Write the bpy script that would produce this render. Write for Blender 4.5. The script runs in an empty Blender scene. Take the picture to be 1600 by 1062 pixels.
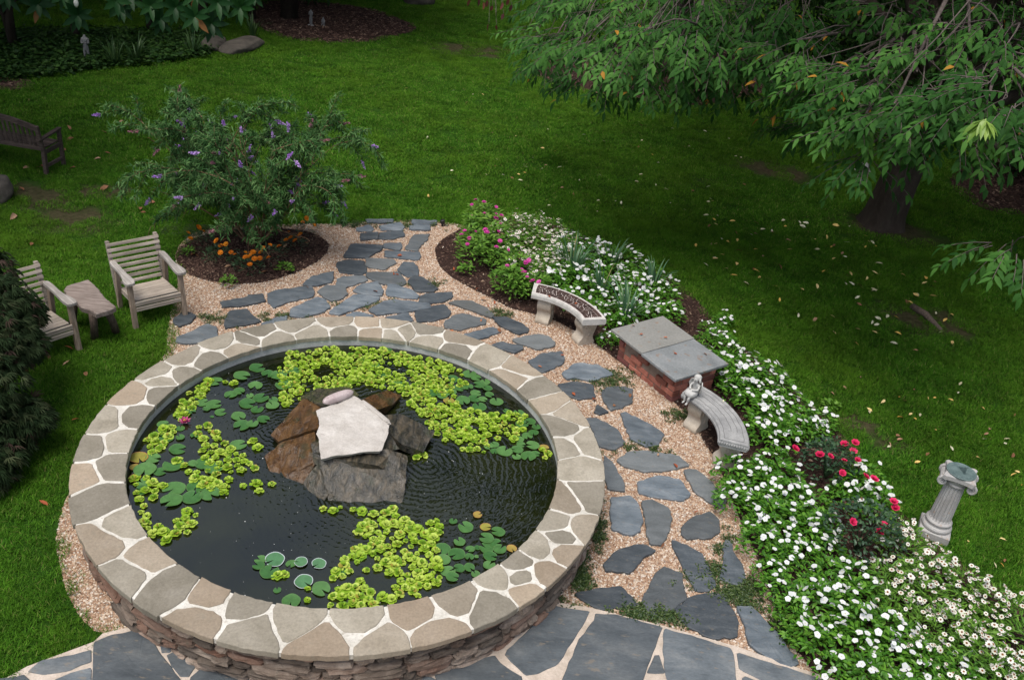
import bpy, math, random
import numpy as np
from mathutils import Vector, Matrix
rad = math.radians
S = bpy.context.scene
COL = S.collection

# ---------------------------------------------------------------- camera, sky, sun, exposure
R0 = 2.2                       # outer radius of the pond coping (m)
COPZ = 0.47                    # top of the coping above the ground
PIT, ROLL, FPX = 0.54316, 0.12516, 1400.0
CAMP = Vector((0.5722 * R0, -2.7493 * R0, COPZ + 2.2293 * R0))
_fw = Vector((0, math.cos(PIT), -math.sin(PIT))); _up = Vector((0, math.sin(PIT), math.cos(PIT))); _x = Vector((1, 0, 0))
_cr, _sr = math.cos(ROLL), math.sin(ROLL)
_right = _x * _cr + _up * _sr
_cup = _x * (-_sr) + _up * _cr
cam_data = bpy.data.cameras.new('camera')
cam = bpy.data.objects.new('camera', cam_data); COL.objects.link(cam)
cam_data.sensor_width = 36.0; cam_data.lens = FPX / 1600 * 36.0
cam_data.clip_start = 0.05; cam_data.clip_end = 1000
cam.matrix_world = Matrix(((_right.x, _cup.x, -_fw.x, CAMP.x), (_right.y, _cup.y, -_fw.y, CAMP.y), (_right.z, _cup.z, -_fw.z, CAMP.z), (0, 0, 0, 1)))
S.camera = cam

SUN_EL, SUN_AZ = rad(70), rad(215)      # azimuth: direction the light comes from, clockwise from +y
W = bpy.data.worlds.new('World'); S.world = W; W.use_nodes = True
nt = W.node_tree; nt.nodes.clear()
sky = nt.nodes.new('ShaderNodeTexSky'); sky.sky_type = 'NISHITA'; sky.sun_disc = False
sky.sun_elevation = SUN_EL; sky.sun_rotation = SUN_AZ; sky.dust_density = 3.0; sky.ozone_density = 1.0
hs = nt.nodes.new('ShaderNodeHueSaturation'); hs.inputs['Saturation'].default_value = 0.6
bg = nt.nodes.new('ShaderNodeBackground'); bg.inputs['Strength'].default_value = 0.095
wo = nt.nodes.new('ShaderNodeOutputWorld')
nt.links.new(sky.outputs[0], hs.inputs['Color']); nt.links.new(hs.outputs[0], bg.inputs[0]); nt.links.new(bg.outputs[0], wo.inputs[0])
sun_d = bpy.data.lights.new('sun', 'SUN'); sun_d.energy = 1.5; sun_d.angle = rad(32); sun_d.color = (1, 0.95, 0.88)
sun = bpy.data.objects.new('sun', sun_d); COL.objects.link(sun)
_sd = Vector((math.sin(SUN_AZ) * math.cos(SUN_EL), math.cos(SUN_AZ) * math.cos(SUN_EL), math.sin(SUN_EL)))
sun.rotation_euler = _sd.to_track_quat('Z', 'Y').to_euler(); sun.location = (0, 0, 30)
S.view_settings.view_transform = 'Standard'; S.view_settings.look = 'None'
S.view_settings.exposure = 1.05; S.view_settings.gamma = 1.0
S.cycles.max_bounces = 6; S.cycles.transparent_max_bounces = 6
S.cycles.caustics_reflective = False; S.cycles.caustics_refractive = False

# ---------------------------------------------------------------- helpers
def ray(px, py):
    x = (px - 800) / FPX; y = -(py - 531) / FPX
    x, y = _cr * x - _sr * y, _sr * x + _cr * y
    return _x * x + _fw + _up * y
def at(px, py, z=0.0):           # the point of height z that stands at a place of the 1600 x 1062 photograph
    d = ray(px, py); t = (z - CAMP.z) / d.z
    return CAMP + d * t
def at_d(px, py, dist):
    return CAMP + ray(px, py).normalized() * dist
def at2(px, py, z=0.0):
    p = at(px, py, z); return (p.x, p.y)
def polyw(pts, z=0.0):
    return [at2(x, y, z) for x, y in pts]
def zone(ox, oy, s, pts):
    return [(ox + x / s, oy + y / s) for x, y in pts]

def tag(o, label=None, cat=None, group=None, kind=None):
    if label: o['label'] = label
    if cat: o['category'] = cat
    if group: o['group'] = group
    if kind: o['kind'] = kind
    return o
def link(o, parent=None):
    COL.objects.link(o)
    if parent is not None: o.parent = parent
    return o
def empty(name, loc=(0, 0, 0), rz=0.0):
    o = bpy.data.objects.new(name, None); o.empty_display_size = 0.1
    o.location = loc; o.rotation_euler = (0, 0, rz); COL.objects.link(o); return o
def copy_tree(o, parent=None):
    c = o.copy(); COL.objects.link(c)
    if parent is not None: c.parent = parent
    for ch in list(o.children): copy_tree(ch, c)
    return c

class MB:
    """collects geometry for ONE mesh"""
    def __init__(s): s.v = []; s.f = []; s.m = []; s.var = []
    def add(s, V, F, mi=0, var=None):
        n = sum(len(a) for a in s.v)
        V = np.asarray(V, float).reshape(-1, 3); s.v.append(V)
        vv = random.random() if var is None else var
        s.var.append(np.full(len(V), vv) if np.isscalar(vv) else np.asarray(vv, float))
        for f in F: s.f.append(tuple(int(i) + n for i in f)); s.m.append(mi)
    def box(s, c, size, rot=None, mi=0, bev=0.0, var=None, jit=0.0):
        hx, hy, hz = [a / 2 for a in size]
        b = min(bev, hx * .9, hy * .9, hz * .9)
        if b <= 0:
            V = [(x, y, z) for x in (-hx, hx) for y in (-hy, hy) for z in (-hz, hz)]
            F = [(0, 1, 3, 2), (4, 6, 7, 5), (0, 4, 5, 1), (2, 3, 7, 6), (0, 2, 6, 4), (1, 5, 7, 3)]
        else:
            V = []; idx = {}
            for sx in (-1, 1):
                for sy in (-1, 1):
                    for sz in (-1, 1):
                        for a in range(3):
                            p = [sx * (hx - b), sy * (hy - b), sz * (hz - b)]
                            p[a] = (sx, sy, sz)[a] * (hx, hy, hz)[a]
                            idx[(sx, sy, sz, a)] = len(V); V.append(p)
            g = lambda sx, sy, sz, a: idx[(sx, sy, sz, a)]
            F = []
            for q in (-1, 1):
                o = [(-1, -1), (1, -1), (1, 1), (-1, 1)]
                if q < 0: o = o[::-1]
                F.append([g(q, u, v, 0) for u, v in o]); F.append([g(v, q, u, 1) for u, v in o]); F.append([g(u, v, q, 2) for u, v in o])
            for u in (-1, 1):
                for v in (-1, 1):
                    F.append([g(u, v, -1, 0), g(u, v, 1, 0), g(u, v, 1, 1), g(u, v, -1, 1)])
                    F.append([g(u, -1, v, 0), g(u, 1, v, 0), g(u, 1, v, 2), g(u, -1, v, 2)])
                    F.append([g(-1, u, v, 1), g(1, u, v, 1), g(1, u, v, 2), g(-1, u, v, 2)])
                    for w in (-1, 1): F.append([g(u, v, w, 0), g(u, v, w, 1), g(u, v, w, 2)])
        V = np.array(V, float)
        if jit: V += np.random.uniform(-jit, jit, V.shape)
        if rot is not None: V = V @ np.array(rot.to_3x3()).T
        s.add(V + np.array(c), F, mi, var)
    def beam(s, a, b, w, t, up=(0, 0, 1), mi=0, bev=0.004, var=None):
        """a bar from a to b, w wide (across), t thick (along up)"""
        a = Vector(a); b = Vector(b); d = (b - a); L = d.length; d.normalize()
        u = Vector(up); u = (u - d * u.dot(d)).normalized(); r = u.cross(d)
        M = Matrix((r, d, u)).transposed()
        s.box((a + b) / 2, (w, L, t), M, mi, bev, var)
    def tube(s, pts, radii, n=8, mi=0, cap=True, var=None):
        P = [Vector(p) for p in pts]
        if np.isscalar(radii): radii = [radii] * len(P)
        V = []; F = []
        t0 = (P[1] - P[0]).normalized(); u = t0.orthogonal().normalized()
        for i, p in enumerate(P):
            t = (P[min(i + 1, len(P) - 1)] - P[max(i - 1, 0)]).normalized()
            u = (u - t * u.dot(t)).normalized(); w = t.cross(u)
            for k in range(n):
                a = 2 * math.pi * k / n
                V.append(p + (u * math.cos(a) + w * math.sin(a)) * radii[i])
        for i in range(len(P) - 1):
            for k in range(n):
                F.append((i * n + k, i * n + (k + 1) % n, (i + 1) * n + (k + 1) % n, (i + 1) * n + k))
        if cap: F.append(tuple(range(n))[::-1]); F.append(tuple((len(P) - 1) * n + k for k in range(n)))
        s.add([tuple(v) for v in V], F, mi, var)
    def lathe(s, prof, n=32, c=(0, 0, 0), mi=0, rot=None, var=None, cap=True):
        V = []; F = []
        for r, z in prof:
            for k in range(n):
                a = 2 * math.pi * k / n; V.append((r * math.cos(a), r * math.sin(a), z))
        for i in range(len(prof) - 1):
            for k in range(n):
                F.append((i * n + k, i * n + (k + 1) % n, (i + 1) * n + (k + 1) % n, (i + 1) * n + k))
        if cap: F.append(tuple(range(n))[::-1]); F.append(tuple((len(prof) - 1) * n + k for k in range(n)))
        V = np.array(V)
        if rot is not None: V = V @ np.array(rot.to_3x3()).T
        s.add(V + np.array(c), F, mi, var)
    def slab(s, poly, z0, z1, bev=0.006, mi=0, var=None, wob=0.0):
        """a flat stone: polygon (ccw or cw, world xy) from z0 to z1 with a chamfered, slightly wavy upper edge"""
        P = np.array(poly, float)
        if np.sum(P[:, 0] * np.roll(P[:, 1], -1) - P[:, 1] * np.roll(P[:, 0], -1)) < 0: P = P[::-1]
        c = P.mean(0); n = len(P)
        d = P - c; L = np.linalg.norm(d, axis=1, keepdims=True); Q = c + d * np.maximum(0, (L - bev) / np.maximum(L, 1e-6))
        zj = np.random.uniform(-wob, wob, n)
        V = np.concatenate([np.c_[P, np.full(n, z0)], np.c_[P, z1 - bev * .8 + zj], np.c_[Q, z1 + zj], [[c[0], c[1], z1]]])
        F = []
        for i in range(n):
            j = (i + 1) % n
            F += [(i, j, n + j, n + i), (n + i, n + j, 2 * n + j, 2 * n + i), (2 * n + i, 2 * n + j, 3 * n)]
        s.add(V, F, mi, var)
    def rock(s, c, size, rot=None, mi=0, sq=0.5, jit=0.12, seed=0, var=None):
        """a rough block: cube sphere pulled towards a box, jittered"""
        rng = np.random.RandomState(seed); N = 4
        pts = {}; V = []; F = []
        def vid(i, j, k):
            if (i, j, k) not in pts: pts[(i, j, k)] = len(V); V.append((2 * i / N - 1, 2 * j / N - 1, 2 * k / N - 1))
            return pts[(i, j, k)]
        for a in range(N):
            for b in range(N):
                for q in (0, N):
                    f = [vid(q, a, b), vid(q, a + 1, b), vid(q, a + 1, b + 1), vid(q, a, b + 1)]; F.append(f if q else f[::-1])
                    f = [vid(a, q, b), vid(a, q, b + 1), vid(a + 1, q, b + 1), vid(a + 1, q, b)]; F.append(f if q else f[::-1])
                    f = [vid(a, b, q), vid(a + 1, b, q), vid(a + 1, b + 1, q), vid(a, b + 1, q)]; F.append(f if q else f[::-1])
        V = np.array(V); sp = V / np.linalg.norm(V, axis=1, keepdims=True)
        V = V * (1 - sq) + sp * sq * 1.15
        V += rng.uniform(-jit, jit, V.shape)
        V = V * np.array(size) / 2
        if rot is not None: V = V @ np.array(rot.to_3x3()).T
        s.add(V + np.array(c), F, mi, var)
    def build(s, name, mats, parent=None, smooth=False, loc=None):
        if not isinstance(mats, (list, tuple)): mats = [mats]
        V = np.concatenate(s.v) if s.v else np.zeros((0, 3))
        me = bpy.data.meshes.new(name); me.from_pydata([tuple(v) for v in V], [], s.f)
        for m in mats: me.materials.append(m)
        if any(s.m): me.polygons.foreach_set('material_index', s.m)
        a = me.attributes.new('var', 'FLOAT', 'POINT'); a.data.foreach_set('value', np.concatenate(s.var).astype(np.float32))
        if smooth: me.polygons.foreach_set('use_smooth', [True] * len(me.polygons))
        me.update()
        o = bpy.data.objects.new(name, me); link(o, parent)
        if loc is not None: o.location = loc
        return o

def npobj(name, V, F, mats, parent=None, smooth=True, mi=None, var=None, loc=None):
    """big mesh from numpy arrays; F a list of int arrays (k,3) or (k,4)"""
    me = bpy.data.meshes.new(name)
    tot = [np.full(len(f), f.shape[1]) for f in F if len(f)]
    idx = np.concatenate([f.reshape(-1) for f in F if len(f)]).astype(np.int32); tot = np.concatenate(tot).astype(np.int32)
    st = np.concatenate([[0], np.cumsum(tot)[:-1]]).astype(np.int32)
    me.vertices.add(len(V)); me.vertices.foreach_set('co', np.asarray(V, np.float32).reshape(-1))
    me.loops.add(len(idx)); me.loops.foreach_set('vertex_index', idx)
    me.polygons.add(len(tot)); me.polygons.foreach_set('loop_start', st); me.polygons.foreach_set('loop_total', tot)
    if not isinstance(mats, (list, tuple)): mats = [mats]
    for m in mats: me.materials.append(m)
    if mi is not None: me.polygons.foreach_set('material_index', np.asarray(mi, np.int32))
    if smooth: me.polygons.foreach_set('use_smooth', np.ones(len(tot), bool))
    if var is not None:
        a = me.attributes.new('var', 'FLOAT', 'POINT'); a.data.foreach_set('value', np.asarray(var, np.float32))
    me.update(calc_edges=True); me.validate()
    o = bpy.data.objects.new(name, me); link(o, parent)
    if loc is not None: o.location = loc
    return o

def inpoly(P, poly):
    P = np.asarray(P, float); poly = np.asarray(poly, float); n = len(poly)
    r = np.zeros(len(P), bool); j = n - 1
    for i in range(n):
        xi, yi = poly[i]; xj, yj = poly[j]
        c = ((yi > P[:, 1]) != (yj > P[:, 1])) & (P[:, 0] < (xj - xi) * (P[:, 1] - yi) / (yj - yi + 1e-12) + xi)
        r ^= c; j = i
    return r
def chaikin(poly, it=1, q=0.25, closed=True):
    P = np.array(poly, float)
    for _ in range(it):
        A = P; B = np.roll(P, -1, 0)
        P = np.stack([A * (1 - q) + B * q, A * q + B * (1 - q)], 1).reshape(-1, P.shape[1])
    return P
def ragged(poly, amp, step=0.06, seed=0):
    """subdivide a polygon outline and jitter it"""
    rng = np.random.RandomState(seed); out = []; P = np.array(poly, float)
    for i in range(len(P)):
        a = P[i]; b = P[(i + 1) % len(P)]; d = b - a; L = np.linalg.norm(d); n = max(1, int(round(L / step)))
        nrm = np.array([-d[1], d[0]]) / max(L, 1e-9)
        for k in range(n): out.append(a + d * k / n + nrm * rng.uniform(-amp, amp) * (1 if k else .5))
    return np.array(out)
def unit(a):
    return a / np.maximum(np.linalg.norm(a, axis=-1, keepdims=True), 1e-9)

# ---------------------------------------------------------------- materials
class NT:
    def __init__(s, name):
        s.m = bpy.data.materials.new(name); s.m.use_nodes = True; s.t = s.m.node_tree; s.t.nodes.clear()
        s.out = s.n('ShaderNodeOutputMaterial')
    def n(s, t, **kw):
        x = s.t.nodes.new(t)
        for k, v in kw.items(): setattr(x, k, v)
        return x
    def l(s, a, b): s.t.links.new(a, b)
    def coord(s, which='Object', scale=None):
        tc = s.n('ShaderNodeTexCoord')
        if scale is None: return tc.outputs[which]
        mp = s.n('ShaderNodeMapping'); mp.inputs['Scale'].default_value = scale; s.l(tc.outputs[which], mp.inputs[0]); return mp.outputs[0]
    def pos(s):
        return s.n('ShaderNodeNewGeometry').outputs['Position']
    def noise(s, vec, scale, detail=4, rough=0.55, dist=0.0):
        x = s.n('ShaderNodeTexNoise'); x.inputs['Scale'].default_value = scale; x.inputs['Detail'].default_value = detail
        x.inputs['Roughness'].default_value = rough; x.inputs['Distortion'].default_value = dist
        if vec is not None: s.l(vec, x.inputs['Vector'])
        return x.outputs['Fac']
    def ramp(s, fac, stops, interp='LINEAR'):
        x = s.n('ShaderNodeValToRGB'); x.color_ramp.interpolation = interp; e = x.color_ramp.elements
        while len(e) > 1: e.remove(e[-1])
        for i, (p, c) in enumerate(stops):
            q = e[0] if i == 0 else e.new(p)
            q.position = p; q.color = (c[0], c[1], c[2], 1) if not np.isscalar(c) else (c, c, c, 1)
        s.l(fac, x.inputs[0]); return x.outputs[0]
    def mix(s, fac, a, b, mode='MIX'):
        x = s.n('ShaderNodeMix'); x.data_type = 'RGBA'; x.blend_type = mode; x.clamp_factor = True
        for v, i in ((fac, x.inputs[0]), (a, x.inputs[6]), (b, x.inputs[7])):
            if hasattr(v, 'is_linked'): s.l(v, i)
            elif np.isscalar(v): i.default_value = v if i == x.inputs[0] else (v, v, v, 1)
            else: i.default_value = (v[0], v[1], v[2], 1)
        return x.outputs[2]
    def math(s, op, a, b=0.0):
        x = s.n('ShaderNodeMath'); x.operation = op
        for v, i in ((a, x.inputs[0]), (b, x.inputs[1])):
            if hasattr(v, 'is_linked'): s.l(v, i)
            else: i.default_value = v
        return x.outputs[0]
    def attr(s, name='var'):
        x = s.n('ShaderNodeAttribute'); x.attribute_name = name
        if name == 'inst': x.attribute_type = 'INSTANCER'
        return x.outputs['Fac']
    def objrand(s): return s.n('ShaderNodeObjectInfo').outputs['Random']
    def bump(s, h, strength=0.4, dist=0.01, normal=None):
        x = s.n('ShaderNodeBump'); x.inputs['Strength'].default_value = strength; x.inputs['Distance'].default_value = dist
        s.l(h, x.inputs['Height'])
        if normal is not None: s.l(normal, x.inputs['Normal'])
        return x.outputs[0]
    def bsdf(s, color, rough=0.8, normal=None, spec=0.5, coat=0.0, metal=0.0, finish=True):
        p = s.n('ShaderNodeBsdfPrincipled')
        for v, k in ((color, 'Base Color'), (rough, 'Roughness')):
            if hasattr(v, 'is_linked'): s.l(v, p.inputs[k])
            elif np.isscalar(v): p.inputs[k].default_value = v
            else: p.inputs[k].default_value = (v[0], v[1], v[2], 1)
        p.inputs['Specular IOR Level'].default_value = spec; p.inputs['Metallic'].default_value = metal; p.inputs['Coat Weight'].default_value = coat
        if normal is not None: s.l(normal, p.inputs['Normal'])
        if finish: s.l(p.outputs[0], s.out.inputs[0])
        return p

def leaf_mat(name, dark, mid, light, rough=0.45, trans=0.25, spec=0.4, odd=None, objvar=False):
    """leaf: colour varies leaf by leaf (attribute var), a share of light passes through"""
    t = NT(name); v = t.attr()
    if objvar: v = t.math('FRACT', t.math('ADD', v, t.math('MULTIPLY', t.objrand(), 0.6)))
    stops = [(0.0, dark), (0.5, mid), (0.93, light)]
    if odd: stops += [(0.965, light), (0.975, odd), (1.0, odd)]
    c = t.ramp(v, stops)
    n = t.noise(t.pos(), 9.0, 2); c = t.mix(t.math('MULTIPLY', n, 0.35), c, dark)
    p = t.bsdf(c, rough, spec=spec, finish=False)
    tr = t.n('ShaderNodeBsdfTranslucent'); br = t.n('ShaderNodeBrightContrast'); br.inputs['Bright'].default_value = 0.02
    t.l(c, br.inputs[0]); t.l(br.outputs[0], tr.inputs[0])
    mx = t.n('ShaderNodeMixShader'); mx.inputs[0].default_value = trans
    t.l(p.outputs[0], mx.inputs[1]); t.l(tr.outputs[0], mx.inputs[2]); t.l(mx.outputs[0], t.out.inputs[0])
    return t.m
def stone_mat(name, stops, scale=6.0, rough=0.75, bump=0.4, speck=None, var_amt=0.5, spec=0.4, tint=None, bd=0.006, stretch=None):
    """stone: noise colour, per stone tone (attribute var), fine grain bump"""
    t = NT(name); co = t.pos() if stretch is None else t.coord('Object', stretch)
    if stretch is not None:
        va = t.n('ShaderNodeVectorMath'); va.operation = 'ADD'; cx = t.n('ShaderNodeCombineXYZ'); t.l(t.math('MULTIPLY', t.math('ADD', t.objrand(), t.attr()), 41.0), cx.inputs[0]); t.l(co, va.inputs[0]); t.l(cx.outputs[0], va.inputs[1]); co = va.outputs[0]
    n1 = t.noise(co, scale, 6, 0.62, 0.4); c = t.ramp(n1, stops)
    v = t.attr()
    c = t.mix(1.0, c, t.ramp(v, [(0, 1 - var_amt * .6), (1, 1 + var_amt * .4)]), 'MULTIPLY')
    if tint: c = t.mix(t.math('MULTIPLY', t.ramp(t.math('FRACT', t.math('MULTIPLY', v, 7.31)), [(0.6, 0.0), (1.0, 1.0)]), tint[1]), c, tint[0])
    n2 = t.noise(co, scale * 14, 5, 0.7)
    c = t.mix(0.35, c, t.ramp(n2, [(0.3, 0.35), (0.7, 1.35)]), 'MULTIPLY')
    if speck:
        n3 = t.noise(co, scale * 5, 3, 0.5); c = t.mix(t.math('MULTIPLY', t.ramp(n3, [(0.62, 0.0), (0.7, 1.0)]), speck[1]), c, speck[0])
    h = t.math('ADD', t.math('MULTIPLY', n1, 0.8), t.math('MULTIPLY', n2, 0.35))
    t.bsdf(c, rough, t.bump(h, bump, bd), spec)
    return t.m
def wood_mat(name, dark, light, axis=0, scale=5.0, rough=0.85):
    t = NT(name); sc = [60.0, 60.0, 60.0]; sc[axis] = 3.5
    tc = t.n('ShaderNodeTexCoord'); mp = t.n('ShaderNodeMapping'); mp.inputs['Scale'].default_value = sc; t.l(tc.outputs['Object'], mp.inputs[0])
    off = t.n('ShaderNodeVectorMath'); off.operation = 'ADD'; t.l(mp.outputs[0], off.inputs[0])
    cb = t.n('ShaderNodeCombineXYZ'); av = t.math('MULTIPLY', t.attr(), 37.0)
    for i in range(3): t.l(av, cb.inputs[i])
    t.l(cb.outputs[0], off.inputs[1])
    g = t.noise(off.outputs[0], 1.0, 5, 0.65, 0.3)
    c = t.ramp(g, [(0.3, dark), (0.55, [(a + b) / 2 for a, b in zip(dark, light)]), (0.75, light)])
    b = t.noise(t.coord('Object'), 4.0, 3); c = t.mix(0.5, c, t.ramp(b, [(0.3, 0.55), (0.7, 1.25)]), 'MULTIPLY')
    c = t.mix(1.0, c, t.ramp(t.attr(), [(0, 0.78), (1, 1.15)]), 'MULTIPLY')
    t.bsdf(c, rough, t.bump(g, 0.5, 0.003), 0.25)
    return t.m

M = {}
def mk(k, f, *a, **kw): M[k] = f(k, *a, **kw); return M[k]

random.seed(7); np.random.seed(7)
# ---------------------------------------------------------------- the setting: lawn, gravel, mulch, patio
mk('slate', stone_mat, [(0.25, (0.055, 0.069, 0.082)), (0.5, (0.100, 0.120, 0.138)), (0.75, (0.175, 0.195, 0.21))], 4.0, 0.62, 0.6, ((0.17, 0.14, 0.10), 0.35), 0.9, 0.35, ((0.15, 0.15, 0.135), 0.5), .008, (1.0, 2.6, 1.0))
mk('patio_slate', stone_mat, [(0.25, (0.056, 0.068, 0.078)), (0.5, (0.108, 0.124, 0.136)), (0.75, (0.185, 0.196, 0.198))], 2.6, 0.6, 0.6, ((0.19, 0.155, 0.115), 0.5), 0.6, 0.35, None, .008, (1.0, 2.2, 1.0))
mk('coping', stone_mat, [(0.25, (0.19, 0.170, 0.130)), (0.5, (0.265, 0.238, 0.188)), (0.8, (0.335, 0.305, 0.25))], 4.0, 0.8, 0.45, ((0.20, 0.18, 0.14), 0.4), 0.5, 0.3, ((0.35, 0.245, 0.16), 0.45))
mk('mortar', stone_mat, [(0.3, (0.44, 0.415, 0.36)), (0.7, (0.66, 0.635, 0.58))], 5.0, 0.9, 0.7, ((0.27, 0.24, 0.19), 0.55), 0.0, 0.2)
mk('patio_mortar', stone_mat, [(0.3, (0.36, 0.30, 0.24)), (0.7, (0.54, 0.46, 0.39))], 6.0, 0.9, 0.5, None, 0.0, 0.2)
mk('rubble', stone_mat, [(0.25, (0.10, 0.072, 0.055)), (0.5, (0.20, 0.155, 0.122)), (0.8, (0.34, 0.285, 0.235))], 7.0, 0.85, 0.7, ((0.05, 0.06, 0.04), 0.4), 1.0, 0.3, ((0.20, 0.095, 0.06), 0.6))
mk('liner', stone_mat, [(0.3, (0.38, 0.39, 0.37)), (0.7, (0.56, 0.56, 0.53))], 3.0, 0.8, 0.25, ((0.12, 0.13, 0.09), 0.5), 0.0, 0.3)

BARE = [(at2(110, 340), .55), (at2(165, 300), .35), (at2(1195, 262), .55), (at2(1230, 275), .4), (at2(1450, 500), .6), (at2(740, 78), 0.9), (at2(60, 305), .5), (at2(1330, 660), .25), (at2(1400, 700), .2), (at2(1390, 360), .7)]
def lawn_material():
    t = NT('lawn_soil'); p = t.pos()
    a = t.noise(p, 0.35, 4); b = t.noise(p, 26.0, 4, 0.7)
    c = t.ramp(b, [(0.3, (0.010, 0.028, 0.003)), (0.7, (0.026, 0.080, 0.006))])
    c = t.mix(t.ramp(a, [(0.62, 0.0), (0.72, 0.8)]), c, (0.045, 0.034, 0.02))
    ed = t.math('MULTIPLY', t.math('SUBTRACT', t.noise(p, 3.0, 4), 0.5), 1.6); soil = t.ramp(t.noise(p, 14.0, 4), [(0.3, (0.030, 0.020, 0.012)), (0.7, (0.085, 0.060, 0.040))])
    for (bx_, by_), br in BARE:      # worn patches of bare soil
        mp = t.n('ShaderNodeMapping'); mp.inputs['Location'].default_value = (-bx_ / 1.6, -by_, 0); mp.inputs['Scale'].default_value = (1 / 1.6, 1, 1); t.l(p, mp.inputs[0])
        ln = t.n('ShaderNodeVectorMath'); ln.operation = 'LENGTH'; t.l(mp.outputs[0], ln.inputs[0])
        c = t.mix(t.ramp(t.math('ADD', t.math('MULTIPLY', ln.outputs['Value'], 1 / br), ed), [(0.40, 0.75), (1.0, 0.0)]), c, soil)
    t.bsdf(c, 0.95, t.bump(b, 0.6, 0.03), 0.1); return t.m
M['lawn'] = lawn_material()
def gravel_material():
    t = NT('gravel_bed'); p = t.pos(); v = t.n('ShaderNodeTexVoronoi'); v.inputs['Scale'].default_value = 60; t.l(p, v.inputs['Vector'])
    c = t.ramp(t.noise(p, 45, 3), [(0.3, (0.16, 0.09, 0.055)), (0.7, (0.42, 0.29, 0.20))])
    t.bsdf(c, 0.9, t.bump(v.outputs['Distance'], 0.8, 0.01), 0.2); return t.m
M['gravel'] = gravel_material()
def pebble_material():
    t = NT('pebbles'); r = t.attr('inst')
    c = t.ramp(r, [(0.0, (0.19, 0.100, 0.060)), (0.2, (0.37, 0.235, 0.150)), (0.45, (0.46, 0.335, 0.235)), (0.7, (0.52, 0.425, 0.33)), (0.88, (0.62, 0.56, 0.49)), (1.0, (0.22, 0.18, 0.15))])
    c = t.mix(0.4, c, t.ramp(t.noise(t.pos(), 90, 3), [(0.3, 0.6), (0.7, 1.2)]), 'MULTIPLY')
    t.bsdf(c, 0.7, None, 0.3); return t.m
M['pebble'] = pebble_material()
def mulch_material():
    t = NT('bark_mulch'); p = t.pos(); b = t.noise(p, 70, 4, 0.7)
    c = t.ramp(b, [(0.3, (0.016, 0.009, 0.007)), (0.7, (0.065, 0.036, 0.028))])
    t.bsdf(c, 0.95, t.bump(b, 0.9, 0.03), 0.15); return t.m
M['mulch'] = mulch_material()
def chip_material():
    t = NT('bark_chips'); r = t.attr('inst')
    c = t.ramp(r, [(0.0, (0.020, 0.011, 0.009)), (0.5, (0.055, 0.030, 0.023)), (0.88, (0.10, 0.060, 0.045)), (1.0, (0.20, 0.14, 0.10))])
    t.bsdf(c, 0.9, None, 0.2); return t.m
M['chip'] = chip_material()

# outlines in the photograph's pixels, laid onto the ground
GRAVEL_PX = [(262, 520), (268, 480), (282, 432), (272, 400), (283, 378), (325, 352), (420, 352), (505, 350), (560, 350), (575, 346), (600, 345), (655, 344), (735, 352),
             (742, 372), (760, 400), (800, 430), (870, 470), (940, 500), (990, 560), (1060, 620), (1130, 720), (1145, 790), (1180, 860), (1205, 920), (1240, 990), (1290, 1052),
             (1250, 1050), (1147, 1012), (1036, 981), (925, 952), (862, 944), (700, 1000), (450, 900), (220, 978), (161, 994), (128, 968), (108, 935), (96, 890), (86, 850), (93, 810), (108, 770),
             (180, 640), (260, 560)]
GRAVEL = chaikin(polyw(GRAVEL_PX), 2)
BUSHBED = chaikin(polyw([(272, 402), (283, 385), (320, 365), (390, 358), (470, 358), (512, 375), (514, 395), (488, 415), (440, 436), (385, 446), (320, 440), (285, 425)]), 2)
BED_PX = [(742, 348), (700, 368), (680, 385), (680, 402), (694, 428), (730, 448), (775, 470), (800, 484), (850, 494), (905, 520), (940, 545), (985, 580), (1050, 625), (1085, 660),
          (1118, 722), (1140, 770), (1160, 820), (1188, 885), (1205, 930), (1222, 985), (1262, 1040), (1300, 1080), (1500, 1180), (1680, 1100), (1640, 985), (1570, 925), (1500, 880), (1440, 835), (1380, 770), (1335, 700), (1290, 655),
          (1240, 605), (1190, 565), (1140, 530), (1105, 485), (1060, 440), (1000, 410), (940, 380), (870, 350), (800, 340)]
BED = chaikin(polyw(BED_PX), 2)
PATIO = np.array(polyw([(220, 979), (161, 993), (147, 1006), (42, 1045), (8, 1064), (-60, 1120), (-40, 1500), (1700, 1500), (1420, 1100), (1250, 1048), (1147, 1012), (1036, 981), (925, 953), (862, 943), (760, 985), (500, 985), (300, 985)]))
DISC = chaikin(polyw([(815, 108), (850, 126), (905, 143), (980, 156), (1060, 165), (1130, 163), (1200, 145), (1230, 115), (1190, 80), (1080, 66), (960, 66), (860, 82)]), 2)
FARBED = chaikin(polyw([(430, 58), (480, 66), (540, 69), (590, 64), (640, 52), (655, 42), (620, 28), (585, 15), (540, 8), (480, 2), (400, 2), (380, 30)]), 2)
LEFTBED = chaikin(polyw([(-40, 138), (20, 143), (55, 136), (50, 128), (20, 122), (-40, 122)]), 2)
DARKBED = chaikin(polyw([(1480, 285), (1510, 318), (1560, 335), (1640, 340), (1700, 300), (1640, 255), (1560, 245), (1500, 258)]), 2)

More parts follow.
